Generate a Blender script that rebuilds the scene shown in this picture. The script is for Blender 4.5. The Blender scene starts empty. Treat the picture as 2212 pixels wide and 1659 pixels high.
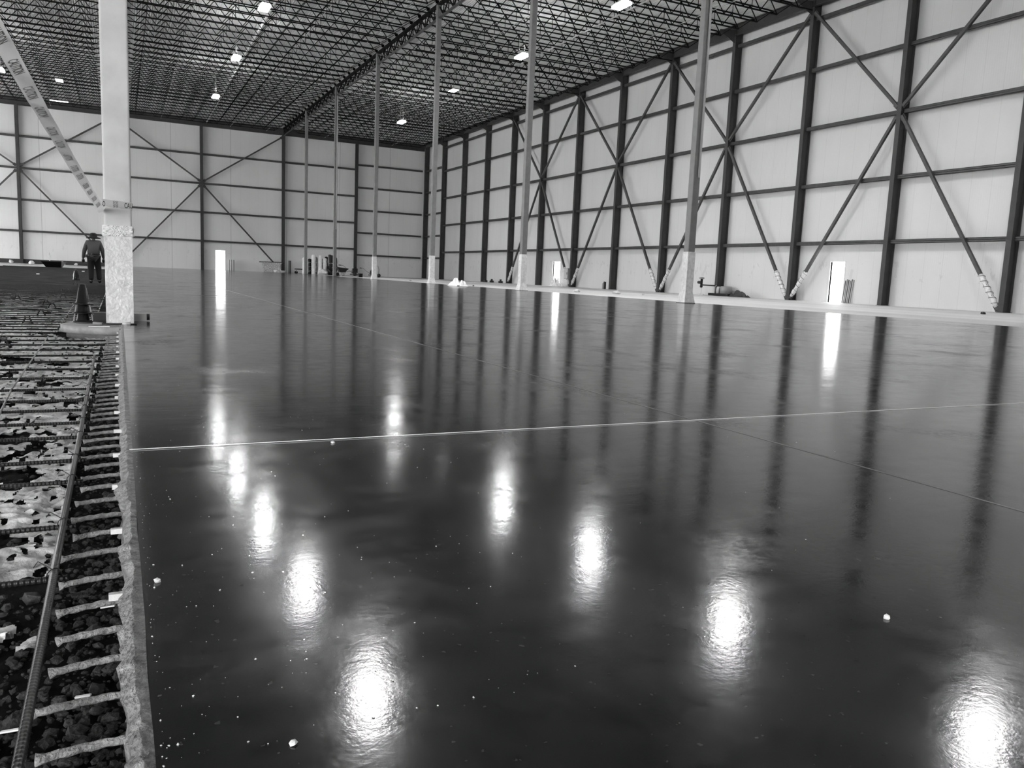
import bpy, bmesh, math, random
from mathutils import Vector, Matrix, noise
random.seed(7)
S = bpy.context.scene
C = S.collection
PI = math.pi
# ---------------------------------------------------------------- place dimensions (metres)
H = 0.685          # camera height above the slab
XR = 38.0          # inner flange face of the long right wall's columns
XP = 38.65         # right wall panels
D = 106.38         # inner flange face of the end wall's columns
YP = 106.95        # end wall panels
BAY = 6.858
XI = 19.11         # interior column line
GIRT = [3.52, 7.0, 10.47, 13.95, 16.93]
GIRT6 = [2.77, 5.73, 8.69, 11.65, 14.58]
SOIL = -0.15

# ---------------------------------------------------------------- materials
def nodes(m):
    m.use_nodes = True
    nt = m.node_tree
    return nt, nt.nodes, nt.links, nt.nodes['Principled BSDF']

def mat(name, v, rough=0.6, metal=0.0, var=0.0, scale=3.0, bump=0.0, bscale=20.0, spec=0.5, alpha=1.0, stretch=None):
    m = bpy.data.materials.new(name)
    nt, N, L, P = nodes(m)
    P.inputs['Base Color'].default_value = (v, v, v, 1)
    P.inputs['Roughness'].default_value = rough
    P.inputs['Metallic'].default_value = metal
    P.inputs['Specular IOR Level'].default_value = spec
    P.inputs['Alpha'].default_value = alpha
    geo = N.new('ShaderNodeNewGeometry')
    vec = geo.outputs['Position']
    if stretch:
        mp = N.new('ShaderNodeMapping'); mp.inputs['Scale'].default_value = stretch
        L.new(vec, mp.inputs['Vector']); vec = mp.outputs['Vector']
    if var > 0:
        t = N.new('ShaderNodeTexNoise'); t.inputs['Scale'].default_value = scale; t.inputs['Detail'].default_value = 5
        r = N.new('ShaderNodeMapRange')
        r.inputs['From Min'].default_value = 0.3; r.inputs['From Max'].default_value = 0.7
        r.inputs['To Min'].default_value = max(0, v - var); r.inputs['To Max'].default_value = min(1, v + var)
        L.new(vec, t.inputs['Vector']); L.new(t.outputs['Fac'], r.inputs['Value'])
        L.new(r.outputs['Result'], P.inputs['Base Color'])
    if bump > 0:
        t = N.new('ShaderNodeTexNoise'); t.inputs['Scale'].default_value = bscale; t.inputs['Detail'].default_value = 4
        b = N.new('ShaderNodeBump'); b.inputs['Strength'].default_value = bump; b.inputs['Distance'].default_value = 0.02
        L.new(vec, t.inputs['Vector']); L.new(t.outputs['Fac'], b.inputs['Height'])
        L.new(b.outputs['Normal'], P.inputs['Normal'])
    return m

def math_node(N, L, op, a, b=None, c=None):
    n = N.new('ShaderNodeMath'); n.operation = op
    for i, x in enumerate((a, b, c)):
        if x is None: continue
        if isinstance(x, (int, float)): n.inputs[i].default_value = x
        else: L.new(x, n.inputs[i])
    return n.outputs[0]

def panel_mat(name, axis, base, joint, offset):
    """insulated metal wall panels: vertical joints every metre, one wider joint per bay, fine ribs"""
    m = bpy.data.materials.new(name)
    nt, N, L, P = nodes(m)
    geo = N.new('ShaderNodeNewGeometry'); sep = N.new('ShaderNodeSeparateXYZ')
    L.new(geo.outputs['Position'], sep.inputs[0])
    a = sep.outputs[axis]
    def line(period, width, off):
        x = math_node(N, L, 'ADD', a, off + 500 * period)
        x = math_node(N, L, 'MODULO', x, period)
        return math_node(N, L, 'LESS_THAN', x, width)
    small = line(joint, 0.03, 0.0)
    big = line(BAY, 0.06, offset)
    d = math_node(N, L, 'ADD', math_node(N, L, 'MULTIPLY', small, 0.06), math_node(N, L, 'MULTIPLY', big, 0.28))
    t = N.new('ShaderNodeTexNoise'); t.inputs['Scale'].default_value = 0.6; t.inputs['Detail'].default_value = 4
    mp = N.new('ShaderNodeMapping'); mp.inputs['Scale'].default_value = (1, 1, 0.35)
    L.new(geo.outputs['Position'], mp.inputs['Vector']); L.new(mp.outputs['Vector'], t.inputs['Vector'])
    nz = math_node(N, L, 'MULTIPLY', math_node(N, L, 'SUBTRACT', t.outputs['Fac'], 0.5), 0.10)
    v = math_node(N, L, 'SUBTRACT', base, d); v = math_node(N, L, 'ADD', v, nz)
    # smudges left low on the panels
    t2 = N.new('ShaderNodeTexNoise'); t2.inputs['Scale'].default_value = 3.2; t2.inputs['Detail'].default_value = 6
    mp2 = N.new('ShaderNodeMapping'); mp2.inputs['Scale'].default_value = (1, 1, 0.5)
    L.new(geo.outputs['Position'], mp2.inputs['Vector']); L.new(mp2.outputs['Vector'], t2.inputs['Vector'])
    sm = math_node(N, L, 'GREATER_THAN', t2.outputs['Fac'], 0.62)
    zb = math_node(N, L, 'COMPARE', sep.outputs['Z'], 1.9, 0.55)
    v = math_node(N, L, 'SUBTRACT', v, math_node(N, L, 'MULTIPLY', math_node(N, L, 'MULTIPLY', sm, zb), 0.07))
    L.new(v, P.inputs['Base Color'])
    P.inputs['Roughness'].default_value = 0.55
    # ribs
    rib = math_node(N, L, 'SINE', math_node(N, L, 'MULTIPLY', a, 2 * PI / 0.12))
    b = N.new('ShaderNodeBump'); b.inputs['Strength'].default_value = 0.25; b.inputs['Distance'].default_value = 0.004
    L.new(rib, b.inputs['Height']); L.new(b.outputs['Normal'], P.inputs['Normal'])
    return m

def floor_mat():
    m = bpy.data.materials.new('burnished wet concrete')
    nt, N, L, P = nodes(m)
    geo = N.new('ShaderNodeNewGeometry'); pos = geo.outputs['Position']
    def tex(scale, detail, stretch=(1, 1, 1), rough=0.55):
        mp = N.new('ShaderNodeMapping'); mp.inputs['Scale'].default_value = stretch
        t = N.new('ShaderNodeTexNoise'); t.inputs['Scale'].default_value = scale; t.inputs['Detail'].default_value = detail
        t.inputs['Roughness'].default_value = rough
        L.new(pos, mp.inputs['Vector']); L.new(mp.outputs['Vector'], t.inputs['Vector'])
        return t.outputs['Fac']
    def rng(x, a, b, c, d):
        r = N.new('ShaderNodeMapRange')
        for k, v in zip(('From Min', 'From Max', 'To Min', 'To Max'), (a, b, c, d)): r.inputs[k].default_value = v
        L.new(x, r.inputs['Value']); return r.outputs['Result']
    big = tex(0.9, 5, (0.6, 1, 1)); mid = tex(9, 6); fine = tex(60, 4)
    col = rng(big, 0.35, 0.7, FL['lo'], FL['hi'])
    col = math_node(N, L, 'MULTIPLY', col, math_node(N, L, 'MULTIPLY', rng(mid, 0.3, 0.7, 0.5, 1.6), rng(tex(40, 4), 0.35, 0.65, 0.5, 1.6)))
    fleck = tex(55, 2, (1, 1, 1)); fl = math_node(N, L, 'GREATER_THAN', fleck, 0.70)
    col = math_node(N, L, 'ADD', col, math_node(N, L, 'MULTIPLY', fl, 0.05))
    L.new(col, P.inputs['Base Color'])
    rg = rng(big, 0.3, 0.7, FL['r0'], FL['r1'])
    rg = math_node(N, L, 'ADD', rg, rng(mid, 0.35, 0.75, -0.015, 0.05))
    L.new(rg, P.inputs['Roughness'])
    P.inputs['IOR'].default_value = 1.42
    film = rng(tex(1.3, 5, (1, .8, 1), .6), 0.56, 0.66, 0.0, 1.0)
    rg = math_node(N, L, 'ADD', rg, math_node(N, L, 'MULTIPLY', film, rng(tex(38, 5), 0.4, 0.62, 0.02, 0.15)))
    L.new(rg, P.inputs['Roughness'])
    streak = math_node(N, L, 'MULTIPLY', tex(1.6, 4, (0.12, 1.6, 1)), 0.9)
    h = math_node(N, L, 'ADD', math_node(N, L, 'ADD', streak, math_node(N, L, 'MULTIPLY', tex(2.2, 2, (0.5, 1.4, 1)), 0.5)),
                  math_node(N, L, 'ADD', math_node(N, L, 'MULTIPLY', mid, 0.14), math_node(N, L, 'ADD', math_node(N, L, 'MULTIPLY', fine, 0.12), math_node(N, L, 'MULTIPLY', tex(170, 2), 0.04))))
    b = N.new('ShaderNodeBump'); b.inputs['Strength'].default_value = 1.0; b.inputs['Distance'].default_value = FL['bump']
    L.new(h, b.inputs['Height']); L.new(b.outputs['Normal'], P.inputs['Normal'])
    return m
FL = dict(lo=0.003, hi=0.014, r0=0.10, r1=0.15, bump=0.0015)

def let_light_through(m, f):
    nt, N, L, P = nodes(m); out = [n for n in N if n.type == 'OUTPUT_MATERIAL'][0]
    t = N.new('ShaderNodeBsdfTranslucent'); t.inputs['Color'].default_value = (.9, .9, .9, 1)
    mx = N.new('ShaderNodeMixShader'); mx.inputs[0].default_value = f
    L.new(P.outputs[0], mx.inputs[1]); L.new(t.outputs[0], mx.inputs[2]); L.new(mx.outputs[0], out.inputs['Surface'])

def rebar_mat():
    m = bpy.data.materials.new('rusty ribbed rebar')
    nt, N, L, P = nodes(m)
    tc = N.new('ShaderNodeTexCoord'); sep = N.new('ShaderNodeSeparateXYZ'); L.new(tc.outputs['Object'], sep.inputs[0])
    s = math_node(N, L, 'SINE', math_node(N, L, 'MULTIPLY', sep.outputs['X'], 2 * PI / 0.012))
    b = N.new('ShaderNodeBump'); b.inputs['Strength'].default_value = 0.9; b.inputs['Distance'].default_value = 0.002
    L.new(s, b.inputs['Height']); L.new(b.outputs['Normal'], P.inputs['Normal'])
    P.inputs['Base Color'].default_value = (0.02, 0.02, 0.02, 1); P.inputs['Roughness'].default_value = 0.38
    return m

def emit(name, s):
    m = bpy.data.materials.new(name); nt, N, L, P = nodes(m)
    P.inputs['Base Color'].default_value = (0.8, 0.8, 0.8, 1)
    P.inputs['Emission Color'].default_value = (1, 1, 1, 1); P.inputs['Emission Strength'].default_value = s
    return m

LAMP = 150.0
BEAM = 2200.0
M = dict(
    floor=floor_mat(),
    matte=mat('dull dry concrete', 0.55, 0.55, var=0.10, scale=0.5, bump=0.1, bscale=30, stretch=(1, 0.12, 1)),
    edge=mat('raw slab edge', 0.24, 0.4, var=0.16, scale=35, bump=0.9, bscale=120),
    soil=mat('dark compacted soil', 0.02, 1.0, spec=0.05, var=0.014, scale=1.5, bump=0.8, bscale=12),
    stone=mat('crushed stone', 0.03, 0.7, spec=0.3, var=0.026, scale=20, bump=0.5, bscale=80),
    film=mat('crumpled translucent film', 0.55, 0.3, var=0.30, scale=11, bump=1.0, bscale=26, spec=0.6),
    outside=mat('pale yard', 0.75, 0.9, var=0.05),
    panel_r_dim=panel_mat('dimmed white panels right', 1, 0.67, 1.07, 3.0),  # same panels as the end wall, darker colour stands in for weaker light
    panel_e_lit=panel_mat('lightened white panels end', 0, 0.9, 1.07, 1.0),  # same panels again, colour lightened to stand in for more light
    panel_b=mat('darkened unseen walls', 0.35, 0.6),  # unseen near and left walls, darkened to cut the light they bounce
    deck=mat('corrugated steel roof deck', 0.8, 0.5, var=0.05, scale=1.0),
    steel=mat('dark primed steel', 0.05, 0.5, spec=0.3, var=0.008, scale=2),
    girt=mat('grey girt steel', 0.06, 0.5, spec=0.4, var=0.015, scale=3),
    joist=mat('black joist steel', 0.006, 0.8, spec=0.12),
    bridging=mat('galvanised bridging', 0.45, 0.5),
    column=mat('grey painted tube steel', 0.18, 0.45, var=0.02, scale=4),
    column_big=mat('pale primed tube steel', 0.62, 0.5, var=0.07, scale=3, bump=0.1, bscale=8),
    wrap=mat('milky plastic wrap', 0.78, 0.25, var=0.12, scale=9, bump=0.7, bscale=22),
    tape=mat('light caution tape', 0.42, 0.4), ink=mat('black print', 0.01, 0.5),
    ribbon=mat('thin pale tape', 0.85, 0.4), paleink=mat('print showing through tape', 0.42, 0.5),
    pipe=mat('white pipe', 0.75, 0.4),
    white=mat('white sheeting', 0.85, 0.5, var=0.08, scale=4, bump=0.6, bscale=5),
    black=mat('black plastic', 0.008, 0.3, spec=0.3), dark=mat('dark machine paint', 0.02, 0.45),
    grey=mat('grey metal', 0.28, 0.45), board=mat('pale board', 0.5, 0.6), padc=mat('cast concrete', 0.34, 0.7, var=0.08, scale=9, bump=.2, bscale=40),
    rebar=rebar_mat(), dowel=mat('greased dowel steel', 0.34, 0.55, var=0.16, scale=50, bump=0.7, bscale=160),
    string=mat('white string', 0.95, 0.6), chip=mat('white concrete crumb', 0.8, 0.8),
    shirt=mat('grey shirt cloth', 0.075, 0.9), trousers=mat('black trouser cloth', 0.008, 0.9),
    skin=mat('skin', 0.15, 0.6), glove=mat('dark glove', 0.012, 0.8), hat=mat('black felt', 0.006, 0.9),
    print_=mat('pocket print', 0.10, 0.8), groove=mat('saw cut', 0.10, 0.42),
    lamp=emit('glowing lamp lens', LAMP), lampdim=emit('dim strip light lens', 6.0),
)

let_light_through(M['ribbon'], .5)
# ---------------------------------------------------------------- mesh helpers
class MB:
    def __init__(s): s.v = []; s.f = []; s.smooth = set()
    def quad(s, *p):
        n = len(s.v); s.v += [tuple(q) for q in p]; s.f.append(tuple(range(n, n + len(p))))
    def box(s, x0, x1, y0, y1, z0, z1):
        n = len(s.v)
        s.v += [(x, y, z) for z in (z0, z1) for y in (y0, y1) for x in (x0, x1)]
        for f in ((0, 2, 3, 1), (4, 5, 7, 6), (0, 1, 5, 4), (2, 6, 7, 3), (0, 4, 6, 2), (1, 3, 7, 5)):
            s.f.append(tuple(n + i for i in f))
        return s
    def frame(s, p, q, up=(0, 0, 1)):
        d = (Vector(q) - Vector(p)).normalized(); u = Vector(up)
        if abs(d.dot(u)) > 0.98: u = Vector((0, 1, 0))
        a = d.cross(u).normalized(); return d, a, a.cross(d).normalized()
    def bar(s, p, q, w, h=None, up=(0, 0, 1)):
        h = h or w; d, a, b = s.frame(p, q, up); n = len(s.v)
        for c in (Vector(p), Vector(q)):
            for sa, sb in ((-1, -1), (1, -1), (1, 1), (-1, 1)):
                s.v.append(tuple(c + a * sa * w / 2 + b * sb * h / 2))
        for f in ((0, 1, 2, 3), (7, 6, 5, 4), (0, 4, 5, 1), (1, 5, 6, 2), (2, 6, 7, 3), (3, 7, 4, 0)):
            s.f.append(tuple(n + i for i in f))
        return s
    def tube(s, pts, r, n=8, caps=True):
        pts = [Vector(p) for p in pts]; k0 = len(s.v)
        rs = r if isinstance(r, (list, tuple)) else [r] * len(pts)
        pa = None
        for i, p in enumerate(pts):
            t = pts[min(i + 1, len(pts) - 1)] - pts[max(i - 1, 0)]
            t.normalize()
            if pa is None:
                u = Vector((0, 0, 1)) if abs(t.z) < 0.9 else Vector((0, 1, 0))
                a = t.cross(u).normalized()
            else:
                a = (pa - t * pa.dot(t)).normalized()
            pa = a; b = t.cross(a)
            for j in range(n):
                th = 2 * PI * j / n; s.v.append(tuple(p + (a * math.cos(th) + b * math.sin(th)) * rs[i]))
        for i in range(len(pts) - 1):
            for j in range(n):
                a0 = k0 + i * n + j; a1 = k0 + i * n + (j + 1) % n
                s.smooth.add(len(s.f)); s.f.append((a0, a1, a1 + n, a0 + n))
        if caps:
            s.f.append(tuple(k0 + j for j in reversed(range(n)))); e = k0 + (len(pts) - 1) * n
            s.f.append(tuple(e + j for j in range(n)))
        return s
    def lathe(s, c, prof, n=20, sx=1, sy=1):
        k0 = len(s.v)
        for r, z in prof:
            for j in range(n):
                th = 2 * PI * j / n; s.v.append((c[0] + r * sx * math.cos(th), c[1] + r * sy * math.sin(th), c[2] + z))
        for i in range(len(prof) - 1):
            for j in range(n):
                a0 = k0 + i * n + j; a1 = k0 + i * n + (j + 1) % n
                s.smooth.add(len(s.f)); s.f.append((a0, a1, a1 + n, a0 + n))
        if prof[0][0] > 1e-4: s.f.append(tuple(k0 + j for j in reversed(range(n))))
        if prof[-1][0] > 1e-4: s.f.append(tuple(k0 + (len(prof) - 1) * n + j for j in range(n)))
        return s
    def ball(s, c, r, n=10, m=7, sc=(1, 1, 1)):
        pr = [(max(r * math.sin(PI * i / m), 1e-5), -r * math.cos(PI * i / m) * sc[2]) for i in range(m + 1)]
        return s.lathe(c, pr, n, sc[0], sc[1])
    def wsec(s, axis, x, y, z0, z1, w, d, face, tf=0.03, tw=0.025):
        """W section column standing at (x, y): flange width w, depth d going away from the room"""
        if face == 'x':
            s.box(x, x + tf, y - w / 2, y + w / 2, z0, z1); s.box(x + d - tf, x + d, y - w / 2, y + w / 2, z0, z1)
            s.box(x + tf, x + d - tf, y - tw / 2, y + tw / 2, z0, z1)
        else:
            s.box(x - w / 2, x + w / 2, y, y + tf, z0, z1); s.box(x - w / 2, x + w / 2, y + d - tf, y + d, z0, z1)
            s.box(x - tw / 2, x + tw / 2, y + tf, y + d - tf, z0, z1)
        return s
    def build(s, name, m, parent=None, loc=None):
        me = bpy.data.meshes.new(name)
        o = bpy.data.objects.new(name, me); C.objects.link(o)
        base = Vector(loc) if loc is not None else (Vector(parent['_loc']) if parent is not None and '_loc' in parent else Vector((0, 0, 0)))
        me.from_pydata([tuple(Vector(v) - base) for v in s.v], [], s.f)
        for i in s.smooth: me.polygons[i].use_smooth = True
        me.materials.append(m)
        if parent is not None:
            o.parent = parent; o['_loc'] = tuple(base)
        else:
            o.location = base; o['_loc'] = tuple(base)
        return o

def tag(o, label, cat, group=None, kind=None):
    o['label'] = label; o['category'] = cat
    if group: o['group'] = group
    o['kind'] = kind or 'thing'
    return o
def thing(name, label, cat, loc, group=None):
    o = bpy.data.objects.new(name, None); C.objects.link(o); o.location = loc; o['_loc'] = tuple(loc)
    o.empty_display_size = 0.2
    return tag(o, label, cat, group)
def structure(name, mb, m, label=None):
    o = mb.build(name, m); o['kind'] = 'structure'
    if label: o['label'] = label
    return o
def dup(root, loc, label=None):
    r = root.copy(); C.objects.link(r); r.location = loc
    if label: r['label'] = label
    for ch in root.children:
        c = ch.copy(); C.objects.link(c); c.parent = r
        for g in ch.children:
            e = g.copy(); C.objects.link(e); e.parent = c
    return r
ORD = ['nearest', 'second', 'third', 'fourth', 'fifth', 'sixth', 'seventh', 'eighth', 'ninth', 'tenth', 'eleventh',
       'twelfth', 'thirteenth', 'fourteenth', 'fifteenth', 'sixteenth']
ORF = ['first'] + ORD[1:]
def nth(i): # 1-based
    if i % 100 in (11, 12, 13): return f'{i}th'
    return f"{i}{ {1: 'st', 2: 'nd', 3: 'rd'}.get(i % 10, 'th')}"

# ---------------------------------------------------------------- setting
Y0 = -9.0
# burnished slab, matte slab, soil, outside yard
structure('floor', MB().box(0.03, 20.0, Y0, YP, -0.15, 0.0), M['floor'], 'dark mirror-like burnished concrete slab')
structure('floor', MB().box(20.0, XP + 0.2, Y0, YP, -0.15, 0.0), M['matte'], 'pale dull concrete slab along the right wall')
mb = MB(); rnd = random.Random(3)
# ragged slab lip
N_ = 900; ys = [Y0 + 0.0] + [0.6 + i * (YP - 0.6) / 1 for i in ()]
yy = [Y0, -3, 0.0]; y = 0.6
while y < 12: yy.append(y); y += 0.018 + 0.004 * y
while y < YP: yy.append(y); y += 1.2
yy.append(YP)
rows = []
for y in yy:
    j = 0.018 * noise.noise(Vector((y * 6, 0.3, 0))) + 0.013 * noise.noise(Vector((y * 31, 2.3, 0))) + 0.010 * noise.noise(Vector((y * 83, 5.3, 0)))
    j2 = 0.012 * noise.noise(Vector((y * 9, 7.3, 0))) + 0.012 * noise.noise(Vector((y * 37, 9.3, 0)))
    k = 0.030 + 0.003 * noise.noise(Vector((y * 3, 11.3, 0)))
    rows.append([(k, y, 0.0008), (0.012 + j * 0.4, y, 0.003 + abs(j) * 0.3), (-0.008 + j, y, -0.006), (-0.004 + j2, y, -0.05), (0.004 + j2, y, -0.10), (-0.002 + j, y, -0.15)])
n0 = len(mb.v)
for r in rows: mb.v += r
for i in range(len(rows) - 1):
    for j in range(5):
        a = n0 + i * 6 + j; mb.f.append((a, a + 1, a + 7, a + 6))
structure('trim_1', mb, M['edge'], 'rough pale broken lip along the left edge of the slab')

# soil with real relief near the camera
mb = MB()
def soil_grid(x0, x1, y0, y1, nx, ny, amp, base=SOIL):
    n = len(mb.v)
    for i in range(ny + 1):
        for j in range(nx + 1):
            x = x0 + (x1 - x0) * j / nx; y = y0 + (y1 - y0) * i / ny
            z = base - 0.012 + amp * (noise.noise(Vector((x * 9, y * 9, 0))) + 0.5 * noise.noise(Vector((x * 27, y * 27, 3))) + 0.35 * noise.noise(Vector((x * 70, y * 70, 5))))
            mb.v.append((x, y, z))
    for i in range(ny):
        for j in range(nx):
            a = n + i * (nx + 1) + j; mb.smooth.add(len(mb.f)); mb.f.append((a, a + 1, a + nx + 2, a + nx + 1))
soil_grid(-1.3, 0.0, 0.6, 6.0, 100, 360, 0.016)
soil_grid(-3.5, 0.0, 6.0, 24.0, 50, 200, 0.016)
mb.quad((-40, Y0, SOIL - .012), (0.0, Y0, SOIL - .012), (0.0, 0.6, SOIL - .012), (-40, 0.6, SOIL - .012))
mb.quad((-40, 0.6, SOIL - .012), (-1.3, 0.6, SOIL - .012), (-1.3, 6, SOIL - .012), (-40, 6, SOIL - .012))
mb.quad((-40, 6, SOIL - .012), (-3.5, 6, SOIL - .012), (-3.5, 24, SOIL - .012), (-40, 24, SOIL - .012))
mb.quad((-40, 24, SOIL - .012), (0, 24, SOIL - .012), (0, 80, SOIL - .012), (-40, 80, SOIL - .012))
structure('floor', mb, M['soil'], 'dark unpoured ground left of the slab')
structure('floor', MB().box(-40, 0.0, 80, YP, -0.3, -0.13), M['matte'], 'pale strip of ground at the foot of the end wall')
mb = MB()
mb.quad((-160, -120, -0.32), (180, -120, -0.32), (180, 260, -0.32), (-160, 260, -0.32))
structure('exterior_ground', mb, M['outside'])

def wall_holes(mb, axis, c, t, a0, a1, z0, z1, holes):
    """wall slab in plane axis=c, spanning a0..a1, cut by holes (h0, h1, top)"""
    def bx(p, q, zz0, zz1):
        if q - p < 1e-4 or zz1 - zz0 < 1e-4: return
        if axis == 'x': mb.box(c, c + t, p, q, zz0, zz1)
        else: mb.box(p, q, c, c + t, zz0, zz1)
    p = a0
    for h0, h1, zt in sorted(holes):
        bx(p, h0, z0, z1); bx(h0, h1, zt, z1); p = h1
    bx(p, a1, z0, z1)
    return mb
structure('wall_right', wall_holes(MB(), 'x', XP, 0.12, Y0, YP + .12, -0.3, 19.0, [(34.1, 35.15, 2.42), (68.3, 69.75, 2.38)]), M['panel_r_dim'])
structure('wall_end', wall_holes(MB(), 'y', YP, 0.12, -40.0, XP, -0.3, 19.0, [(10.9, 12.05, 2.44)]), M['panel_e_lit'])
structure('wall_near', wall_holes(MB(), 'y', Y0 - .12, .12, -40, XP, -0.3, 19.0, [(-17.0, -2.0, 5.2)]), M['panel_b'])  # unseen opening added to light the front of the big column
DOCK = [(y, y + 10.5, h) for y, h in ((-7, 7.2), (20, 7.2), (48, 7.2), (64, 9.0), (78, 10.0), (92, 10.0))]
structure('wall_left', wall_holes(MB(), 'x', -40.12, 0.12, Y0, YP, -0.3, 19.0, DOCK), M['panel_b'])
# door frames
def door_frame(name, axis, c, a0, a1, zt, z0, label):
    mb = MB(); w = 0.05
    for (p, q, u, v) in ((a0 - w, a0, z0, zt + w), (a1, a1 + w, z0, zt + w), (a0, a1, zt, zt + w)):
        if axis == 'x': mb.box(c - .02, c + .14, p, q, u, v)
        else: mb.box(p, q, c - .02, c + .14, u, v)
    structure(name, mb, M['white'], label)
door_frame('door_1', 'y', YP, 10.9, 12.05, 2.44, 0.0, 'open doorway full of daylight in the far end wall')
door_frame('door_2', 'x', XP, 34.1, 35.15, 2.42, 0.0, 'nearer open doorway in the right wall, full of daylight')
door_frame('door_3', 'x', XP, 68.3, 69.75, 2.38, 0.0, 'farther open doorway in the right wall')
# dark sill at the foot of the end wall left of the slab
structure('baseboard_end', MB().box(-40, -0.1, YP - .10, YP - .002, -0.13, 0.35), M['steel'])
# roof deck with real flutes running along the hall
mb = MB(); p = 0.16; x = -40.0; zt = 18.42; zb = 18.36
while x < XP + .1:
    for (xa, za, xb, zb_) in ((x, zb, x + .06, zb), (x + .06, zb, x + .08, zt), (x + .08, zt, x + .14, zt), (x + .14, zt, x + .16, zb)):
        mb.quad((xa, Y0, za), (xa, YP + .1, za), (xb, YP + .1, zb_), (xb, Y0, zb_))
    x += p
mb.box(-40.2, XP + .3, Y0 - .2, YP + .2, 18.45, 18.6)
structure('ceiling', mb, M['deck'])

# saw-cut joint and snapped line on the slab
tag(MB().box(2.62, 2.632, Y0 + .01, YP - .02, 0.0002, 0.0012).build('contraction_joint', M['groove'], loc=(2.62, 3, 0)),
    'thin saw-cut joint running the length of the glossy floor', 'joint')
tag(MB().tube([(0.02, 3.15, 0.003), (4.0, 3.17, 0.003), (10, 3.20, 0.003), (19.9, 3.25, 0.003)], 0.0013, 6).build('string_line', M['string'], loc=(0.02, 3.15, 0)),
    'taut white string line stretched across the glossy floor', 'string')

# ---------------------------------------------------------------- long right wall frame
cols = [D - .15] + [D - i * BAY for i in range(1, 15)]
for i, y in enumerate(cols):
    if y < 10: break
    lab = 'corner' if i == 0 else None
    label = ('dark steel column in the far corner of the right wall' if i == 0 else
             f'{nth(i)} dark steel column of the right wall, counted from the far corner')
    r = thing('wall_column', label, 'column', (XR, y, 0), 'steel columns of the right wall')
    MB().wsec('z', XR, y, 0.02, 18.0, 0.27, 0.60, 'x').build('shaft', M['steel'], r)
    MB().box(XR - .04, XR + .64, y - .18, y + .18, 0, 0.02).build('base_plate', M['steel'], r)
    if i in (7,):   # small box and conduit by it
        pass
for i in range(14):
    y1 = cols[i] - (.14 if i else .0); y0 = cols[i + 1] + .02
    lv = GIRT6 if i == 0 else GIRT
    for k, z in enumerate(lv):
        g = MB(); x = XR + .20
        g.box(x, x + .20, y0, y1 - .02, z - .012, z + .012 - .0); g.box(x, x + .015, y0, y1 - .02, z - .11, z + .11)
        g.box(x, x + .20, y0, y1 - .02, z + .09, z + .11); g.box(x, x + .20, y0, y1 - .02, z - .11, z - .09)
        where = 'corner bay' if i == 0 else f'{nth(i + 1)} bay from the far corner'
        tag(g.build('wall_girt', M['girt'], loc=(x, (y0 + y1) / 2, z - .11)),
            f'{ORF[k]} horizontal girt up from the floor, right wall, {where}', 'girt', 'girts of the right wall')
# braces, one straight run each
node_z = GIRT[2]
def brace_run(axis, c, a0, z0, a1, z1, w, label, grp, wrap=False):
    if axis == 'x': P0, P1, up = (c, a0, z0), (c, a1, z1), (1, 0, 0)
    else: P0, P1, up = (a0, c, z0), (a1, c, z1), (0, 1, 0)
    r = thing('diagonal_brace', label, 'brace', P0, grp)
    MB().bar(P0, P1, w, w, up).build('tube', M['girt'], r)
    d = (Vector(P1) - Vector(P0)).normalized()
    for e, s in ((P0, 1), (P1, -1)):
        q = Vector(e) + d * s * .28
        MB().bar(tuple(Vector(e) - d * s * .04), tuple(q), w * 1.8, .03, up).build('gusset_plate', M['steel'], r)
    if wrap:
        low, s = (P0, 1) if z0 < z1 else (P1, -1)
        a = Vector(low) + d * s * .15; b = Vector(low) + d * s * 2.0
        pts = [a + (b - a) * t / 9 for t in range(10)]
        rr = [w * (.78 + .12 * ((t * 7) % 3 - 1)) for t in range(10)]
        MB().tube([tuple(q) for q in pts], rr, 8).build('plastic_wrap', M['wrap'], r)
        turns = []
        for t in range(61):
            u = t / 60; cc = a + (b - a) * u; th = u * 2 * PI * 6
            sa = d.cross(Vector(up)).normalized()
            turns.append(tuple(cc + (sa * math.cos(th) + Vector(up) * math.sin(th)) * w * .93))
        MB().tube(turns, .012, 4).build('tie_wire', M['steel'], r)
for nd in (5, 7, 9, 11):
    for side, oc in ((-1, nd - 1), (1, nd + 1)):
        yn = cols[nd] - side * .0; yo = cols[oc]
        sgn = 1 if oc < nd else -1     # toward far corner = +Y
        a = yn + sgn * .16; b = yo - sgn * .16
        far = 'leaning to the far corner' if sgn > 0 else 'leaning toward the camera'
        brace_run('x', XR + .09, a, node_z + .25, b, 17.3, .16, f'upper diagonal brace from the {nth(nd)} right-wall column, {far}', 'diagonal braces of the right wall')
        brace_run('x', XR + .09, b, .12, a, node_z - .25, .16, f'lower diagonal brace under the {nth(nd)} right-wall column, {far}', 'diagonal braces of the right wall', True)
tag(MB().box(XR + .05, XR + .08, Y0, D, 17.68, 18.30).box(XR - .07, XR + .22, Y0, D, 18.28, 18.31).box(XR - .07, XR + .22, Y0, D, 17.66, 17.69)
    .build('eave_beam', M['steel'], loc=(XR, 50, 17.66)), 'long dark eave beam along the top of the right wall', 'beam')
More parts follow.
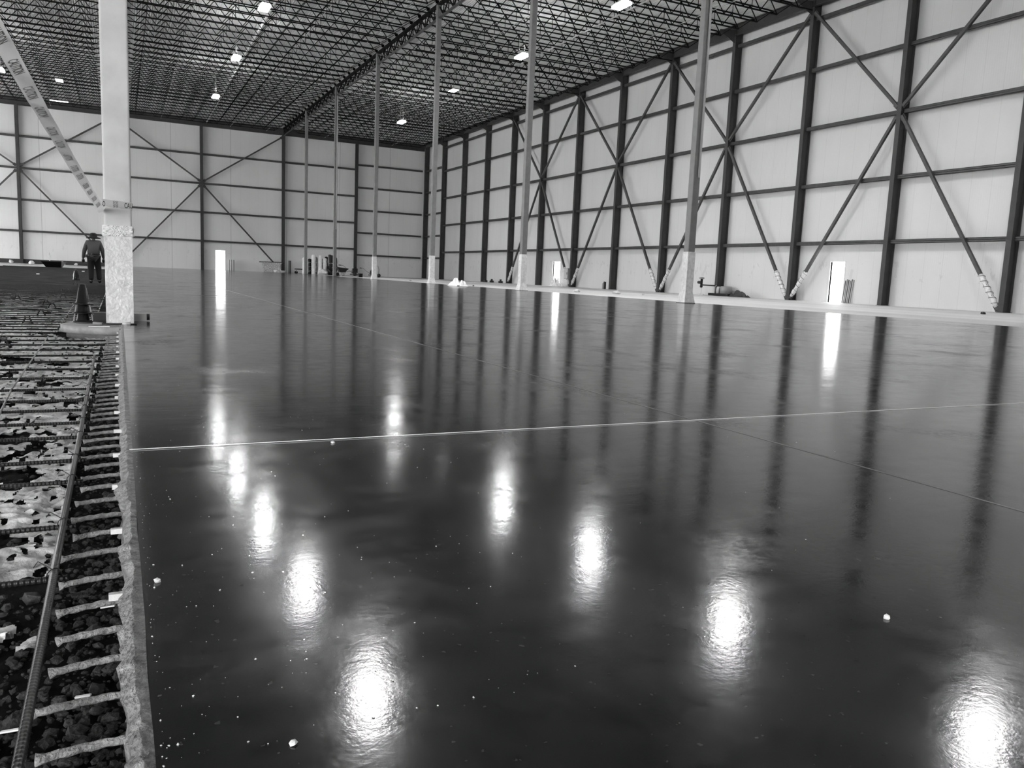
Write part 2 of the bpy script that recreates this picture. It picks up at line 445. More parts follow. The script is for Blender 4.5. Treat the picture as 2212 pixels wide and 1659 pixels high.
for i, y in enumerate(cols[1:13], 1):
    m_ = MB(); n = len(m_.v)
    m_.v += [(XR, y - .01, 17.15), (XR, y - .01, 18.0), (XR - 1.3, y - .01, 17.85), (XR - 1.3, y - .01, 17.75), (XR, y + .01, 17.15), (XR, y + .01, 18.0), (XR - 1.3, y + .01, 17.85), (XR - 1.3, y + .01, 17.75)]
    m_.f += [(0, 1, 2, 3), (7, 6, 5, 4), (0, 4, 5, 1), (1, 5, 6, 2), (2, 6, 7, 3), (3, 7, 4, 0)]
    tag(m_.build('knee_bracket', M['steel'], loc=(XR, y, 17.15)), f'dark knee bracket at the head of the {nth(i)} right-wall column', 'bracket', 'knee brackets along the right wall')

# ---------------------------------------------------------------- end wall frame
ecols = [(-28.6, 'eighth'), (-19.3, 'seventh'), (-9.9, 'sixth'), (-0.2, 'fifth'), (9.32, 'fourth'), (19.11, 'third'), (28.6, 'second')]
for x, o_ in ecols:
    r = thing('end_wall_column', f'{o_} dark steel column of the end wall, counted from the right corner', 'column', (x, D, 0), 'steel columns of the end wall')
    zb = 0.0 if x > 0 else -.13
    MB().wsec('z', x, D, zb + .02, 17.6, 0.32, 0.50, 'y').build('shaft', M['steel'], r)
    MB().box(x - .2, x + .2, D - .04, D + .53, zb, zb + .02).build('base_plate', M['steel'], r)
xs = [-38.5] + [x for x, _ in ecols] + [XR]
for i in range(len(xs) - 1):
    x0 = xs[i] + .17; x1 = xs[i + 1] - .17
    six = i == len(xs) - 2
    for k, z in enumerate(GIRT6 if six else GIRT[:4]):
        g = MB(); y = D + .12
        g.box(x0, x1, y, y + .015, z - .11, z + .11); g.box(x0, x1, y, y + .18, z + .09, z + .11); g.box(x0, x1, y, y + .18, z - .11, z - .09)
        tag(g.build('wall_girt', M['girt'], loc=((x0 + x1) / 2, y, z - .11)),
            f'{ORF[k]} horizontal girt up from the floor, end wall, {nth(len(xs) - 1 - i)} bay from the right corner', 'girt', 'girts of the end wall')
for nx, nm, sides in ((9.32, 'fourth', ((-.2, 'left'), (19.11, 'right'))), (-9.9, 'sixth', ((-19.3, 'left'), (-.2, 'right')))):
    for ox, sd in sides:
        s = 1 if ox > nx else -1
        brace_run('y', D + .06, nx + s * .2, node_z + .25, ox - s * .2, 17.0, .17, f'upper diagonal brace going {sd} from the {nm} end-wall column', 'diagonal braces of the end wall')
        brace_run('y', D + .06, ox - s * .2, .12, nx + s * .2, node_z - .25, .17, f'lower diagonal brace going {sd} from the {nm} end-wall column', 'diagonal braces of the end wall')
tag(MB().box(-39.9, XR, D + .1, D + .13, 17.25, 18.1).box(-39.9, XR, D - .05, D + .3, 18.08, 18.1).box(-39.9, XR, D - .05, D + .3, 17.25, 17.28)
    .build('eave_beam', M['steel'], loc=(0, D, 17.25)), 'dark eave beam along the top of the end wall', 'beam')

# ---------------------------------------------------------------- roof: girders, joists, bridging, pipe
def girder(x, label):
    r = thing('roof_girder', label, 'girder', (x, 50, 17.2), 'roof girders')
    MB().box(x - .14, x + .14, Y0, D, 18.02, 18.14).build('top_chord', M['joist'], r)
    MB().box(x - .08, x + .08, Y0, D, 17.2, 17.28).build('bottom_chord', M['steel'], r)
    w = MB(); y = D; s = BAY / 8; k = 0
    while y - s > Y0:
        za, zb = (17.26, 18.04) if k % 2 else (18.04, 17.26)
        w.bar((x, y, za), (x, y - s, zb), .07, .07); w.bar((x, y, 17.26), (x, y, 18.04), .05, .05)
        y -= s; k += 1
    o = w.build('web', M['joist'], r)
girder(XI, 'long dark roof girder over the line of interior columns')
girder(0.0, 'long dark roof girder above the big pale column')
girder(-19.3, 'dark roof girder over the unpoured ground at left')
SP = BAY / 4
def joist_proto(x0, x1, full):
    y = 0.0; zt, zb = 18.357, 17.42
    r = thing('roof_joist', '', 'joist', (x0, y, zb))
    MB().box(x0 + .05, x1 - .05, y - .05, y + .05, zt - .06, zt).box(x0 - .06, x0 + .14, y - .05, y + .05, 18.139, zt - .02).box(x1 - .14, x1 + .06, y - .05, y + .05, 18.139, zt - .02).build('top_chord', M['joist'], r)
    b0, b1 = (x0 + .15, x1 - .15) if full else (x0 + 1.3, x1 - 1.3)
    MB().box(b0, b1, y - .055, y + .055, zb, zb + .06).build('bottom_chord', M['joist'], r)
    w = MB(); n = 24; a0 = x0 + 1.3; a1 = x1 - 1.3; s = (a1 - a0) / n
    for k in range(n):
        za, zc = (zb + .05, zt - .05) if k % 2 == 0 else (zt - .05, zb + .05)
        w.bar((a0 + k * s, y, za), (a0 + (k + 1) * s, y, zc), .045, .045)
        if k % 2 == 1: w.bar((a0 + k * s, y, zb + .05), (a0 + k * s, y, zt - .05), .03, .03) if k % 4 == 1 else None
    w.bar((x0 + .1, y, zt - .06), (a0, y, zb + .05), .035, .035); w.bar((x1 - .1, y, zt - .06), (a1, y, zb + .05), .035, .035)
    w.build('web', M['joist'], r)
    return r
spans = [(-19.2, -0.1, 'left of the big pale column'), (0.1, XI - .1, 'between big pale column and interior columns'), (XI + .1, XR + .1, 'between interior columns and right wall')]
for x0, x1, nm in spans:
    pr = [joist_proto(x0, x1, False), joist_proto(x0, x1, True)]
    used = [False, False]; k = 1; y = D - SP * .5 + .0
    y = D - SP
    while y > 7:
        f = 1 if k % 8 == 0 else 0
        lab = f'{nth(k)} roof joist from the end wall, span {nm}'
        loc = (x0, y, 17.42)
        if not used[f]:
            o = pr[f]; o.location = loc; o['label'] = lab; used[f] = True
        else: o = dup(pr[f], loc, lab)
        o['group'] = 'open-web joists ' + nm
        y -= SP; k += 1
for x, nm in ((16.9, 'just left of the interior columns'), (12.6, 'right of the white pipe'), (4.8, 'left of the white pipe'), (24.2, 'just right of the interior columns'), (33.2, 'nearest the right wall'), (-6.5, 'left of the big pale column')):
    tag(MB().box(x, x + .035, 8, D - .2, 17.50, 17.535).build('bridging_bar', M['bridging'], loc=(x, 50, 17.5)), f'thin pale bridging line under the roof, {nm}', 'bridging', 'bridging lines under the roof')
tag(MB().tube([(9.15, 8, 17.72), (9.5, 60, 17.72), (9.9, D - .05, 17.72)], .085, 8).build('sprinkler_pipe', M['pipe'], loc=(9.5, 60, 17.64)),
    'white pipe running through the joists beside the left row of lamps', 'pipe')
tag(MB().tube([(28.9, 30, 17.6), (29.5, 95, 17.6)], .05, 8).build('conduit_pipe', M['bridging'], loc=(29, 60, 17.55)), 'thin pale pipe beside the right row of lamps', 'pipe')

# ---------------------------------------------------------------- interior tube columns
def tubecol(mb, x, y, w, z0, z1, r=.03, n=4):
    prof = []
    for cx, cy, a in ((1, 1, 0), (-1, 1, 90), (-1, -1, 180), (1, -1, 270)):
        for k in range(n + 1):
            t = math.radians(a + 90 * k / n); prof.append((x + cx * (w / 2 - r) + r * math.cos(t), y + cy * (w / 2 - r) + r * math.sin(t)))
    k0 = len(mb.v); m = len(prof)
    for z in (z0, z1): mb.v += [(px, py, z) for px, py in prof]
    for j in range(m):
        mb.f.append((k0 + j, k0 + (j + 1) % m, k0 + m + (j + 1) % m, k0 + m + j))
    mb.f.append(tuple(k0 + m + j for j in range(m))); return mb
ilab = ['farthest', 'second farthest', 'third farthest', 'third nearest', 'second nearest', 'nearest']
def crumple(mb, x, y, w, z0, z1, seed, rows=14, amp=.03, flare=0.0, n=24, off=.012, fq=(3, 7)):
    k0 = len(mb.v)
    for i in range(rows + 1):
        z = z0 + (z1 - z0) * i / rows
        for j in range(n):
            th = 2 * PI * j / n; cx, cy = math.cos(th), math.sin(th); m = max(abs(cx), abs(cy))
            q = w / 2 + off + amp * abs(noise.noise(Vector((cx * fq[0] + seed, cy * fq[0], z * fq[1])))) + flare * max(0, 1 - i / 3)
            mb.v.append((x + cx / m * q, y + cy / m * q, z))
    for i in range(rows):
        for j in range(n):
            a = k0 + i * n + j; b = k0 + i * n + (j + 1) % n; mb.f.append((a, b, b + n, a + n))
    return mb
for k in range(6):
    y = D - 2 * BAY * (k + 1)
    r = thing('interior_column', f'{ilab[k]} tall grey square column of the row beside the slab', 'column', (XI, y, 0), 'square interior columns')
    tubecol(MB(), XI, y, .30, 0.02, 18.05).build('shaft', M['column'], r)
    MB().box(XI - .25, XI + .25, y - .25, y + .25, 0, .02).build('base_plate', M['steel'], r)
    if k >= 2:
        crumple(MB(), XI, y, .30, 0.02, 1.9, k, amp=.012, flare=.08).build('plastic_wrap', M['wrap'], r)
    if k in (1, 5):
        MB().box(XI + .02, XI + .09, y - .20, y - .152, 4.6, 17.5).build('conduit', M['bridging'], r)
for k in range(6):
    y = 9.73 + 2 * BAY * (k + 1)
    r = thing('interior_column', f'{nth(k + 1)} square column hidden behind the big pale column', 'column', (0, y, SOIL), 'columns in line behind the big one')
    tubecol(MB(), 0.0, y, .27, SOIL, 18.05).build('shaft', M['column_big'], r)
    MB().box(-.25, .25, y - .25, y + .25, SOIL - .02, SOIL + .02).build('base_plate', M['steel'], r)

# the big near column
BY = 9.87
r = thing('big_column', 'big pale square column standing at the slab edge near the camera', 'column', (0, BY, 0))
tubecol(MB(), 0, BY, .27, -.01, 18.05, .022, 5).build('shaft', M['column_big'], r)
crumple(MB(), 0, BY, .27, .0, .97, 40, rows=24, amp=.002, n=48, off=.001).build('plastic_wrap', M['wrap'], r)
crumple(MB(), 0, BY, .27, .94, 1.055, 41, rows=14, amp=.032, n=96, off=.003, fq=(14, 50)).build('crumpled_wrap_end', M['white'], r)
# caution tape band
z0, z1 = 1.245, 1.32
tp = MB(); e = .142
cs = [(-e, BY - e), (e, BY - e), (e, BY + e), (-e, BY + e)]
dz = [0.006, -.012, -.006, .0]
for j in range(4):
    a, b = cs[j], cs[(j + 1) % 4]
    for s in range(8):
        u, v = s / 8, (s + 1) / 8
        P_ = lambda t: (a[0] + (b[0] - a[0]) * t, a[1] + (b[1] - a[1]) * t)
        zz = lambda t: dz[j] * (1 - t) + dz[(j + 1) % 4] * t
        w = lambda t: .003 * math.sin(t * 17 + j)
        tp.quad((*P_(u), z0 + zz(u) + w(u)), (*P_(v), z0 + zz(v) + w(v)), (*P_(v), z1 + zz(v)), (*P_(u), z1 + zz(u)))
band = tp.build('caution_tape', M['tape'], r)
def text_mesh(txt, size, name, m, parent, mat4, sx=1.0):
    cu = bpy.data.curves.new(name, 'FONT'); cu.body = txt; cu.size = size; cu.extrude = .0004; cu.offset = size * .018
    cu.align_x = 'LEFT'
    t = bpy.data.objects.new(name + '_tmp', cu); C.objects.link(t)
    dg = bpy.context.evaluated_depsgraph_get(); me = bpy.data.meshes.new_from_object(t.evaluated_get(dg))
    bpy.data.objects.remove(t)
    o = bpy.data.objects.new(name, me); C.objects.link(o); me.materials.clear(); me.materials.append(m)
    me.transform(mat4 @ Matrix.Diagonal((sx, 1, 1, 1)))
    base = Vector(parent['_loc']); me.transform(Matrix.Translation(-base)); o.parent = parent; o['_loc'] = tuple(base)
    return o
front = Matrix.Rotation(PI / 2, 4, 'X')
text_mesh('CAU', .076, 'lettering', M['ink'], band, Matrix.Translation((.066, BY - e - .002, z0 + .002)) @ front, .5)
text_mesh('TION', .076, 'lettering', M['ink'], band, Matrix.Translation((e + .002, BY - e + .004, z0 + .002)) @ Matrix.Rotation(PI / 2, 4, 'Z') @ front, .52)
text_mesh('CAUTION', .030, 'lettering', M['ink'], band, Matrix.Translation((-.015, BY - e - .002, z0 + .068)) @ front @ Matrix.Rotation(-PI / 2, 4, 'Z'), .5)
text_mesh('CAUTION', .030, 'lettering', M['ink'], band, Matrix.Translation((-.042, BY - e - .002, z0 + .068)) @ front @ Matrix.Rotation(-PI / 2, 4, 'Z'), .5)
text_mesh('O', .076, 'lettering', M['ink'], band, Matrix.Translation((-.145, BY - e - .002, z0 + .006)) @ front, .45)

# loose run of caution tape stretched from the column toward the camera's upper left
a = Vector((-.148, BY - .08, 1.20)); b = Vector((-.405, 4.8, 1.60)); d = (b - a).normalized(); top = a + d * 8.0
view = (a + d * 3.0 - Vector((0, 0, H))).normalized(); wd = d.cross(view).normalized()
if wd.z < 0: wd = -wd
m_ = MB(); n = 160
def ribbon_at(s_):
    tw = .30 * math.sin(s_ * 1.1 + .5) + .25 * noise.noise(Vector((s_ * 1.3, 4, 4)))
    nn = d.cross(wd).normalized(); w2 = wd * math.cos(tw) + nn * math.sin(tw)
    c = a + d * s_ + Vector((0, 0, -.05)) * math.sin(PI * s_ / 8.0) + nn * .006 * math.sin(s_ * 9)
    return c, w2, w2.cross(d).normalized()
for i in range(n + 1):
    c, w2, nn = ribbon_at(8.0 * i / n)
    for k in (-2, -1, 0, 1, 2):
        m_.v.append(tuple(c + w2 * .0375 * k / 2 + nn * .004 * math.sin(i * .5 + k)))
for i in range(n):
    for k in range(4):
        q = i * 5 + k; m_.smooth.add(len(m_.f)); m_.f.append((q, q + 1, q + 6, q + 5))
rb = m_.build('caution_ribbon', M['ribbon'], loc=tuple(a))
tag(rb, 'pale ribbon of caution tape stretched from the top left corner to the big column', 'tape')
s_ = .5; q = 0
while s_ < 7.2:
    c, w2, nn = ribbon_at(s_ + .12); cam_side = -1 if nn.dot(view) > 0 else 1
    nrm = nn * cam_side
    xa = -d; ya = w2; 
    if xa.cross(ya).dot(nrm) < 0: xa = d
    o_ = c - xa * .12 - ya * .024 + nrm * .0065
    mt = Matrix(((xa.x, ya.x, nrm.x, o_.x), (xa.y, ya.y, nrm.y, o_.y), (xa.z, ya.z, nrm.z, o_.z), (0, 0, 0, 1)))
    text_mesh('CAUTION', .066, 'lettering', M['paleink'], rb, mt, .75)
    s_ += .42; q += 1

# round concrete pad, stacked cones, box, turnbuckle, roll beside the column foot
mb = MB(); mb.lathe((-.06, 9.9, 0), [(.001, -.02), (.50, -.02), (.525, -.028), (.525, -.10), (.47, -.105), (.47, -.16)], 48)
tag(mb.build('round_pad', M['padc'], loc=(-.06, 9.9, -.15)), 'low round concrete pad around the foot of the big pale column', 'pad')
r = thing('cone_stack', 'stack of shiny black cones standing left of the big pale column', 'cones', (-.37, 10.1, -.02))
for k in range(3):
    z = -.02 + k * .10
    m_ = MB(); m_.lathe((-.37, 10.1, z), [(.105, 0), (.105, .012), (.072, .016), (.066, .03), (.03, .22), (.022, .225), (.001, .226)], 20)
    m_.build('cone', M['black'], r)
for s in (-1, 1):
    MB().bar((-.37 + s * .095, 10.1, .0), (-.37 + s * .035, 10.1, .36), .012, .012).build('rail', M['grey'], r)
tag(MB().box(-.27, -.142, 9.95, 10.25, -.02, .075).box(-.26, -.142, 9.96, 10.2, .075, .095).build('black_case', M['black'], loc=(-.2, 10.1, -.02)),
    'black case between the cone stack and the big column', 'case')
r = thing('turnbuckle_rod', 'thin dark rod with a turnbuckle lying across the front of the column foot', 'rod', (-.4, 9.6, -.01))
MB().tube([(-.42, 9.66, .004), (-.2, 9.56, .006), (.16, 9.52, .006)], .006, 8).build('rod', M['dark'], r)
MB().tube([(-.26, 9.585, .006), (-.17, 9.55, .006)], .016, 10).build('sleeve', M['grey'], r)
MB().tube([(.02, 9.53, .012), (.10, 9.52, .012)], [.014, .018], 10).build('knot', M['wrap'], r)
r = thing('float_head', 'pale block with a dark rounded end lying right of the big column', 'block', (.2, 10.2, 0))
MB().box(.14, .275, 10.1, 10.22, .0, .085).build('block', M['board'], r)
MB().lathe((.275, 10.16, .045), [(.001, -.035), (.035, -.035), (.035, .035), (.001, .035)], 16, 1.0, 1.0).build('rounded_end', M['dark'], r)
tag(MB().box(-.30, -.10, 9.42, 9.46, -.02, -.012).build('wood_strip', M['string'], loc=(-.2, 9.44, -.02)), 'pale strip lying on the round pad', 'strip')

# ---------------------------------------------------------------- rebar, dowels, chairs, film, gravel
def ribbed(mb, p, q, r, pitch=.012, n=10):
    p, q = Vector(p), Vector(q); L_ = (q - p).length; k = int(L_ / pitch * 3); pts = []; rs = []
    for i in range(k + 1):
        pts.append(p + (q - p) * i / k); rs.append(r * (1.16 if i % 3 == 1 else 1.0))
    return mb.tube(pts, rs, n)
tag(ribbed(MB(), (-.15, 1.0, -.078), (-.19, 7.15, -.078), .0085).build('long_rebar', M['rebar'], loc=(-.15, 1.0, -.078)),
    'long ribbed reinforcing bar lying along the slab edge on top of the crossbars', 'rebar')
tag(MB().tube([(-.50, 3.6, -.088), (-.58, 5.4, -.092), (-.64, 9.0, -.088)], .006, 6).build('thin_rebar', M['dowel'], loc=(-.5, 3.6, -.09)),
    'thin pale bar crossing over the crossbars at the left edge of the picture', 'rebar')
tag(MB().tube([(-.61, 9.9, -.088), (-.66, 13.0, -.088), (-.8, 22, -.09)], .009, 6).build('dark_rebar', M['rebar'], loc=(-.6, 9.9, -.09)),
    'dark lengthwise bar lying on the crossbars left of the round pad', 'rebar')
cy = [2.15, 2.58, 3.11, 3.45, 3.91, 4.26, 4.63, 4.96, 5.39, 5.9, 6.38, 6.85, 7.3, 7.75, 8.2, 8.65, 9.1]
y = 9.55
while y < 27: cy.append(y); y += .40
for k, y in enumerate(cy):
    x1 = -.13 if y < 8.8 else (-.30 if y > 10.6 else -.60)
    rr = .0075
    jy = rnd.uniform(-.02, .02) if k else 0
    mb = MB()
    if y < 6: ribbed(mb, (-1.6, y + jy, -.094 + rnd.uniform(-.003, .003)), (x1, y, -.094), rr, .011, 8)
    else: mb.tube([(-7, y + jy * 4, -.094), (-2.5, y + jy * 2, -.097), (x1, y, -.094)], .0085, 6)
    tag(mb.build('cross_rebar', M['rebar'], loc=(x1, y, -.094)),
        f'{"nearest" if k == 0 else nth(k + 1) + " nearest"} dark reinforcing bar running crosswise over the unpoured ground', 'rebar', 'crosswise reinforcing bars')
    if k < 14:   # wire tie where it meets the long bar
        xx = -.15 - .04 * (y - 1) / 6.15
        if y < 7.1:
            t = MB(); pts = [(xx + .016 * math.cos(th * PI / 6), y + .006 * math.sin(th * PI / 3), -.085 + .018 * math.sin(th * PI / 6)) for th in range(13)]
            pts += [(xx - .02, y + .01, -.06), (xx - .035, y + .02, -.052), (xx - .045, y + .015, -.066)]
            t.tube(pts, .0014, 5)
            tag(t.build('wire_tie', M['dark'], loc=(xx, y, -.1)), f'wire tie at the {"nearest" if k == 0 else nth(k + 1) + " nearest"} crossing of the long bar', 'tie', 'wire ties on the long bar')
# dowels out of the slab edge
dy = [1.24, 1.37, 1.515, 1.665, 1.815, 1.98, 2.14, 2.33, 2.5, 2.68, 2.86]
y = 3.04
while y < 9.25: dy.append(y); y += .165
for k, y in enumerate(dy):
    j = rnd.uniform(-.012, .012); L_ = -.145 + rnd.uniform(-.012, .012)
    z = -.098 + rnd.uniform(-.004, .004)
    mb = MB(); pts = []; rs = []
    for i in range(13):
        t = i / 12; pts.append((0.0 + (L_) * t, y + j * t, z - .010 * t * t + .001 * math.sin(i * 2.1 + k)))
        rs.append(.0072 + .0016 * noise.noise(Vector((i * .9, k * 3.3, 0))) + (.0042 if i >= 12 else 0))
    mb.tube(pts, rs, 9)
    tag(mb.build('dowel_bar', M['dowel'], loc=(0, y, z)), f'{"nearest" if k == 0 else nth(k + 1) + " nearest"} pale crusted dowel sticking out of the slab edge', 'dowel', 'dowels sticking out of the slab edge')
for k in range(16):
    y = 1.80 + k * .46
    tag(MB().box(-.034, .0, y, y + .014, -.030, -.016).build('form_stub', M['wrap'], loc=(-.02, y, -.03)),
        f'{"nearest" if k == 0 else nth(k + 1) + " nearest"} small pale stub poking from the slab edge above the dowels', 'stub', 'pale stubs along the slab edge')
# bar chairs
chp = thing('bar_chair', '', 'chair', (0, 0, 0), 'black bar chairs')
MB().box(-.03, .03, -.012, .012, .085, .10).box(-.03, -.018, -.012, .012, .10, .115).box(.018, .03, -.012, .012, .10, .115).build('saddle', M['black'], chp)
for sx, sy in ((-1, -1), (1, -1), (1, 1), (-1, 1)):
    MB().bar((sx * .02, sy * .01, .09), (sx * .06, sy * .045, 0), .011, .011).build('leg', M['black'], chp)
MB().box(-.075, .075, -.055, -.045, 0, .01).box(-.075, .075, .045, .055, 0, .01).build('foot_rail', M['black'], chp)
for k, (x, y) in enumerate([(-.94, 8.35), (-1.02, 11.37), (-.99, 12.9), (-1.0, 15.1), (-1.14, 15.9), (-1.05, 18.9), (-1.06, 21.4), (-1.2, 21.9), (-1.72, 17.5), (-1.08, 26.8), (-1.25, 28.5)]):
    lab = f'{"nearest" if k == 0 else nth(k + 1) + " nearest"} small black bar chair holding up the crossbars'
    if k == 8: lab = 'small black bar chair set apart at the far left'
    if k == 0: chp.location = (x, y, SOIL); chp['label'] = lab; o = chp
    else: o = dup(chp, (x, y, SOIL), lab)

# crumpled film over the soil with torn holes
mb = MB()
def film(x0, x1, y0, y1, nx, ny):
    idx = {}
    def ok(x, y):
        if x > -.17 - .03 * noise.noise(Vector((y * 4, 1, 1))) and y < 8.8: return False
        h = noise.noise(Vector((x * 3.5, y * 3.0, 9))) + .6 * noise.noise(Vector((x * 11, y * 9, 4)))
        lim = .22 if y > 2.3 else -.12
        if y < 1.85: lim = -.35
        if y > 14: lim -= (y - 14) * .03
        h2 = noise.noise(Vector((x * 34, y * 20, 14)))
        if (x + .06) ** 2 + (y - 9.9) ** 2 < .60 ** 2: return False
        return h < lim and h2 < .30
    def vid(i, j):
        if (i, j) not in idx:
            x = x0 + (x1 - x0) * j / nx; y = y0 + (y1 - y0) * i / ny
            rdg = abs(noise.noise(Vector((x * 6 + 1.5 * noise.noise(Vector((x * 3, y * 3, 2))), y * 16, 0))))
            z = SOIL + .004 + .034 * (.5 - rdg) + .012 * noise.noise(Vector((x * 25, y * 40, 7)))
            idx[(i, j)] = len(mb.v); mb.v.append((x, y, z))
        return idx[(i, j)]
    for i in range(ny):
        for j in range(nx):
            x = x0 + (x1 - x0) * (j + .5) / nx; y = y0 + (y1 - y0) * (i + .5) / ny
            if ok(x, y):
                mb.smooth.add(len(mb.f)); mb.f.append((vid(i, j), vid(i, j + 1), vid(i + 1, j + 1), vid(i + 1, j)))
film(-.45, -.10, 1.1, 3.0, 100, 560); film(-.9, -.10, 3.0, 5, 150, 420); film(-2.2, -.10, 5, 13, 170, 640); film(-5, -.3, 13, 24, 60, 200)
tag(mb.build('plastic_film', M['film'], loc=(-.5, 5, SOIL)), 'crumpled torn pale film spread on the ground under the reinforcing bars', 'film')

# loose stones
def rock(mb, c, r, seed):
    k0 = len(mb.v)
    g = random.Random(seed); sc = (g.uniform(.8, 1.5), g.uniform(.7, 1.2), g.uniform(.5, .9)); a = g.uniform(0, PI)
    t = (1 + 5 ** .5) / 2
    ico = [(-1, t, 0), (1, t, 0), (-1, -t, 0), (1, -t, 0), (0, -1, t), (0, 1, t), (0, -1, -t), (0, 1, -t), (t, 0, -1), (t, 0, 1), (-t, 0, -1), (-t, 0, 1)]
    for v in ico:
        q = g.uniform(.38, .62) * r
        x, y, z = v[0] * q * sc[0], v[1] * q * sc[1], v[2] * q * sc[2]
        mb.v.append((c[0] + x * math.cos(a) - y * math.sin(a), c[1] + x * math.sin(a) + y * math.cos(a), c[2] + z))
    for f in ((0, 11, 5), (0, 5, 1), (0, 1, 7), (0, 7, 10), (0, 10, 11), (1, 5, 9), (5, 11, 4), (11, 10, 2), (10, 7, 6), (7, 1, 8), (3, 9, 4), (3, 4, 2), (3, 2, 6), (3, 6, 8), (3, 8, 9), (4, 9, 5), (2, 4, 11), (6, 2, 10), (8, 6, 7), (9, 8, 1)):
        mb.f.append(tuple(k0 + i for i in f))
mb = MB(); g = random.Random(11)
for i in range(8200):
    y = 1.0 + 7.8 * g.random() ** 1.7
    x = -g.random() ** 1.3 * (.22 + .10 * y)
    if x < -.17 and g.random() < (.75 if y > 2.2 else .15): continue
    if (x + .06) ** 2 + (y - 9.9) ** 2 < .56 ** 2: continue
    r = .0028 + .011 * g.random() ** 2.8
    if g.random() < .03: r *= 1.9
    rock(mb, (x, y, SOIL - .002 + r * .4 + .006 * g.random()), r, i)
tag(mb.build('loose_gravel', M['stone'], loc=(-.1, 2, SOIL)), 'dark loose gravel heaped along the foot of the slab edge', 'gravel', kind='stuff')
for k, (x, y, L_) in enumerate([(-.055, 2.02, .030), (-.20, 1.52, .03), (-.09, 1.60, .026)]):
    tag(MB().bar((x, y, SOIL + .02), (x + L_, y - .012, SOIL + .026), .006, .003).build('debris_strip', M['white'], loc=(x, y, SOIL)),
        ['thin bright scrap lying in the gravel below the fourth dowel', 'bright scrap in the gravel at the lower left corner', 'small bright scrap between two near dowels'][k], 'scrap')

# crumbs on the slab
mb = MB(); g = random.Random(5)
for i in range(420):
    y = 1.1 + 5.5 * g.random() ** 1.6; x = .04 + (g.random() ** 2.2) * (.3 + .28 * y)
    rock(mb, (x, y, .0012), .0007 + .0016 * g.random() ** 3, i + 9000)
for i in range(80):
    y = 1.1 + 4 * g.random(); x = .3 + g.random() * y * 1.2
    rock(mb, (x, y, .0008), .0006 + .0008 * g.random(), i + 19000)
tag(mb.build('concrete_crumbs', M['chip'], loc=(.2, 2, 0)), 'tiny white crumbs sprinkled over the glossy floor', 'crumbs', kind='stuff')
for k, (x, y, r, lab) in enumerate([(.212, 1.09, .007, 'pale flake on the glossy floor near the bottom edge of the picture'),
                                    (1.45, 1.08, .009, 'white flake alone on the dark floor at right'),
                                    (.75, 3.09, .010, 'white pebble on the glossy floor just in front of the string'),
                                    (.06, 1.80, .008, 'white splinter lying on the lip of the slab')]):
    mb = MB(); rock(mb, (x, y, .003), r, 777 + k); tag(mb.build('concrete_flake', M['chip'], loc=(x, y, 0)), lab, 'flake')

# ---------------------------------------------------------------- left background
r = thing('steel_trough', 'dark open trough standing far back before the end wall', 'trough', (-5.1, 80, -.13))
MB().quad; m_ = MB(); n = 0
m_.v += [(-5.6, 79.5, -.16), (-4.5, 79.5, -.16), (-4.5, 80.6, -.16), (-5.6, 80.6, -.16), (-5.95, 79.2, .34), (-4.45, 79.2, .34), (-4.2, 80.9, .28), (-5.8, 80.9, .34)]
m_.f += [(0, 1, 2, 3), (0, 4, 5, 1), (1, 5, 6, 2), (2, 6, 7, 3), (3, 7, 4, 0)]
o = m_.build('tub', M['black'], r); md = o.modifiers.new('s', 'SOLIDIFY'); md.thickness = .03
MB().bar((-5.97, 79.18, .35), (-4.43, 79.18, .35), .05, .05).bar((-5.82, 80.92, .35), (-4.18, 80.92, .30), .05, .05).build('rim', M['dark'], r)
m_ = MB(); m_.lathe((-1.5, 35.46, SOIL), [(.13, 0), (.13, .02), (.10, .06), (.115, .18), (.075, .32), (.03, .42), (.001, .43)], 14)
r = thing('black_marker', 'dark pointed marker standing on the ground left of the worker', 'marker', (-1.5, 35.46, SOIL)); m_.build('body', M['black'], r)
MB().bar((-1.60, 35.35, SOIL + .02), (-1.56, 35.38, SOIL + .34), .02, .01).build('pale_edge', M['white'], r)
g = random.Random(21)
for k, (x, y, w) in enumerate([(-5.6, 42, .5), (-9.5, 77, 1.0), (-3.6, 45, .12), (-2.2, 60, .15), (-1.1, 37, .12), (-.42, 23.4, .25)]):
    lab = ['long pale board on the dark ground at left', 'pale scrap on the dark ground far left', 'small white scrap beside the long board on dark ground',
           'white scrap on dark ground behind the black marker', 'white scrap between the marker and the worker', 'white block at the foot of the hidden column, left of the big one'][k]
    tag(MB().box(x, x + w, y, y + .2, SOIL - .01, SOIL + (.05 if k == 5 else .03)).build('scrap', M['white'], loc=(x, y, SOIL)), lab, 'scrap')
r = thing('conduit_stub', 'small pale pipe standing at the foot of the end wall left of the trough', 'pipe', (-6.9, 105.9, -.13))
MB().tube([(-7.1, 105.9, -.13), (-7.1, 105.9, 1.2)], .05, 8).build('pipe', M['white'], r)
MB().box(-7.3, -6.95, 105.85, 105.98, .55, .95).build('outlet_box', M['white'], r)
g = random.Random(8)
for k in range(7):
    x = -11 + k * 1.6 + g.random()
    mb = MB(); rock(mb, (x, 103 + g.random() * 2, .0), .28 + .15 * g.random(), 400 + k)
    tag(mb.build('foam_scrap', M['white'], loc=(x, 104, -.13)), f'{ORF[k]} heap of white scraps from the left at the foot of the end wall', 'heap', 'white scraps along the end wall')

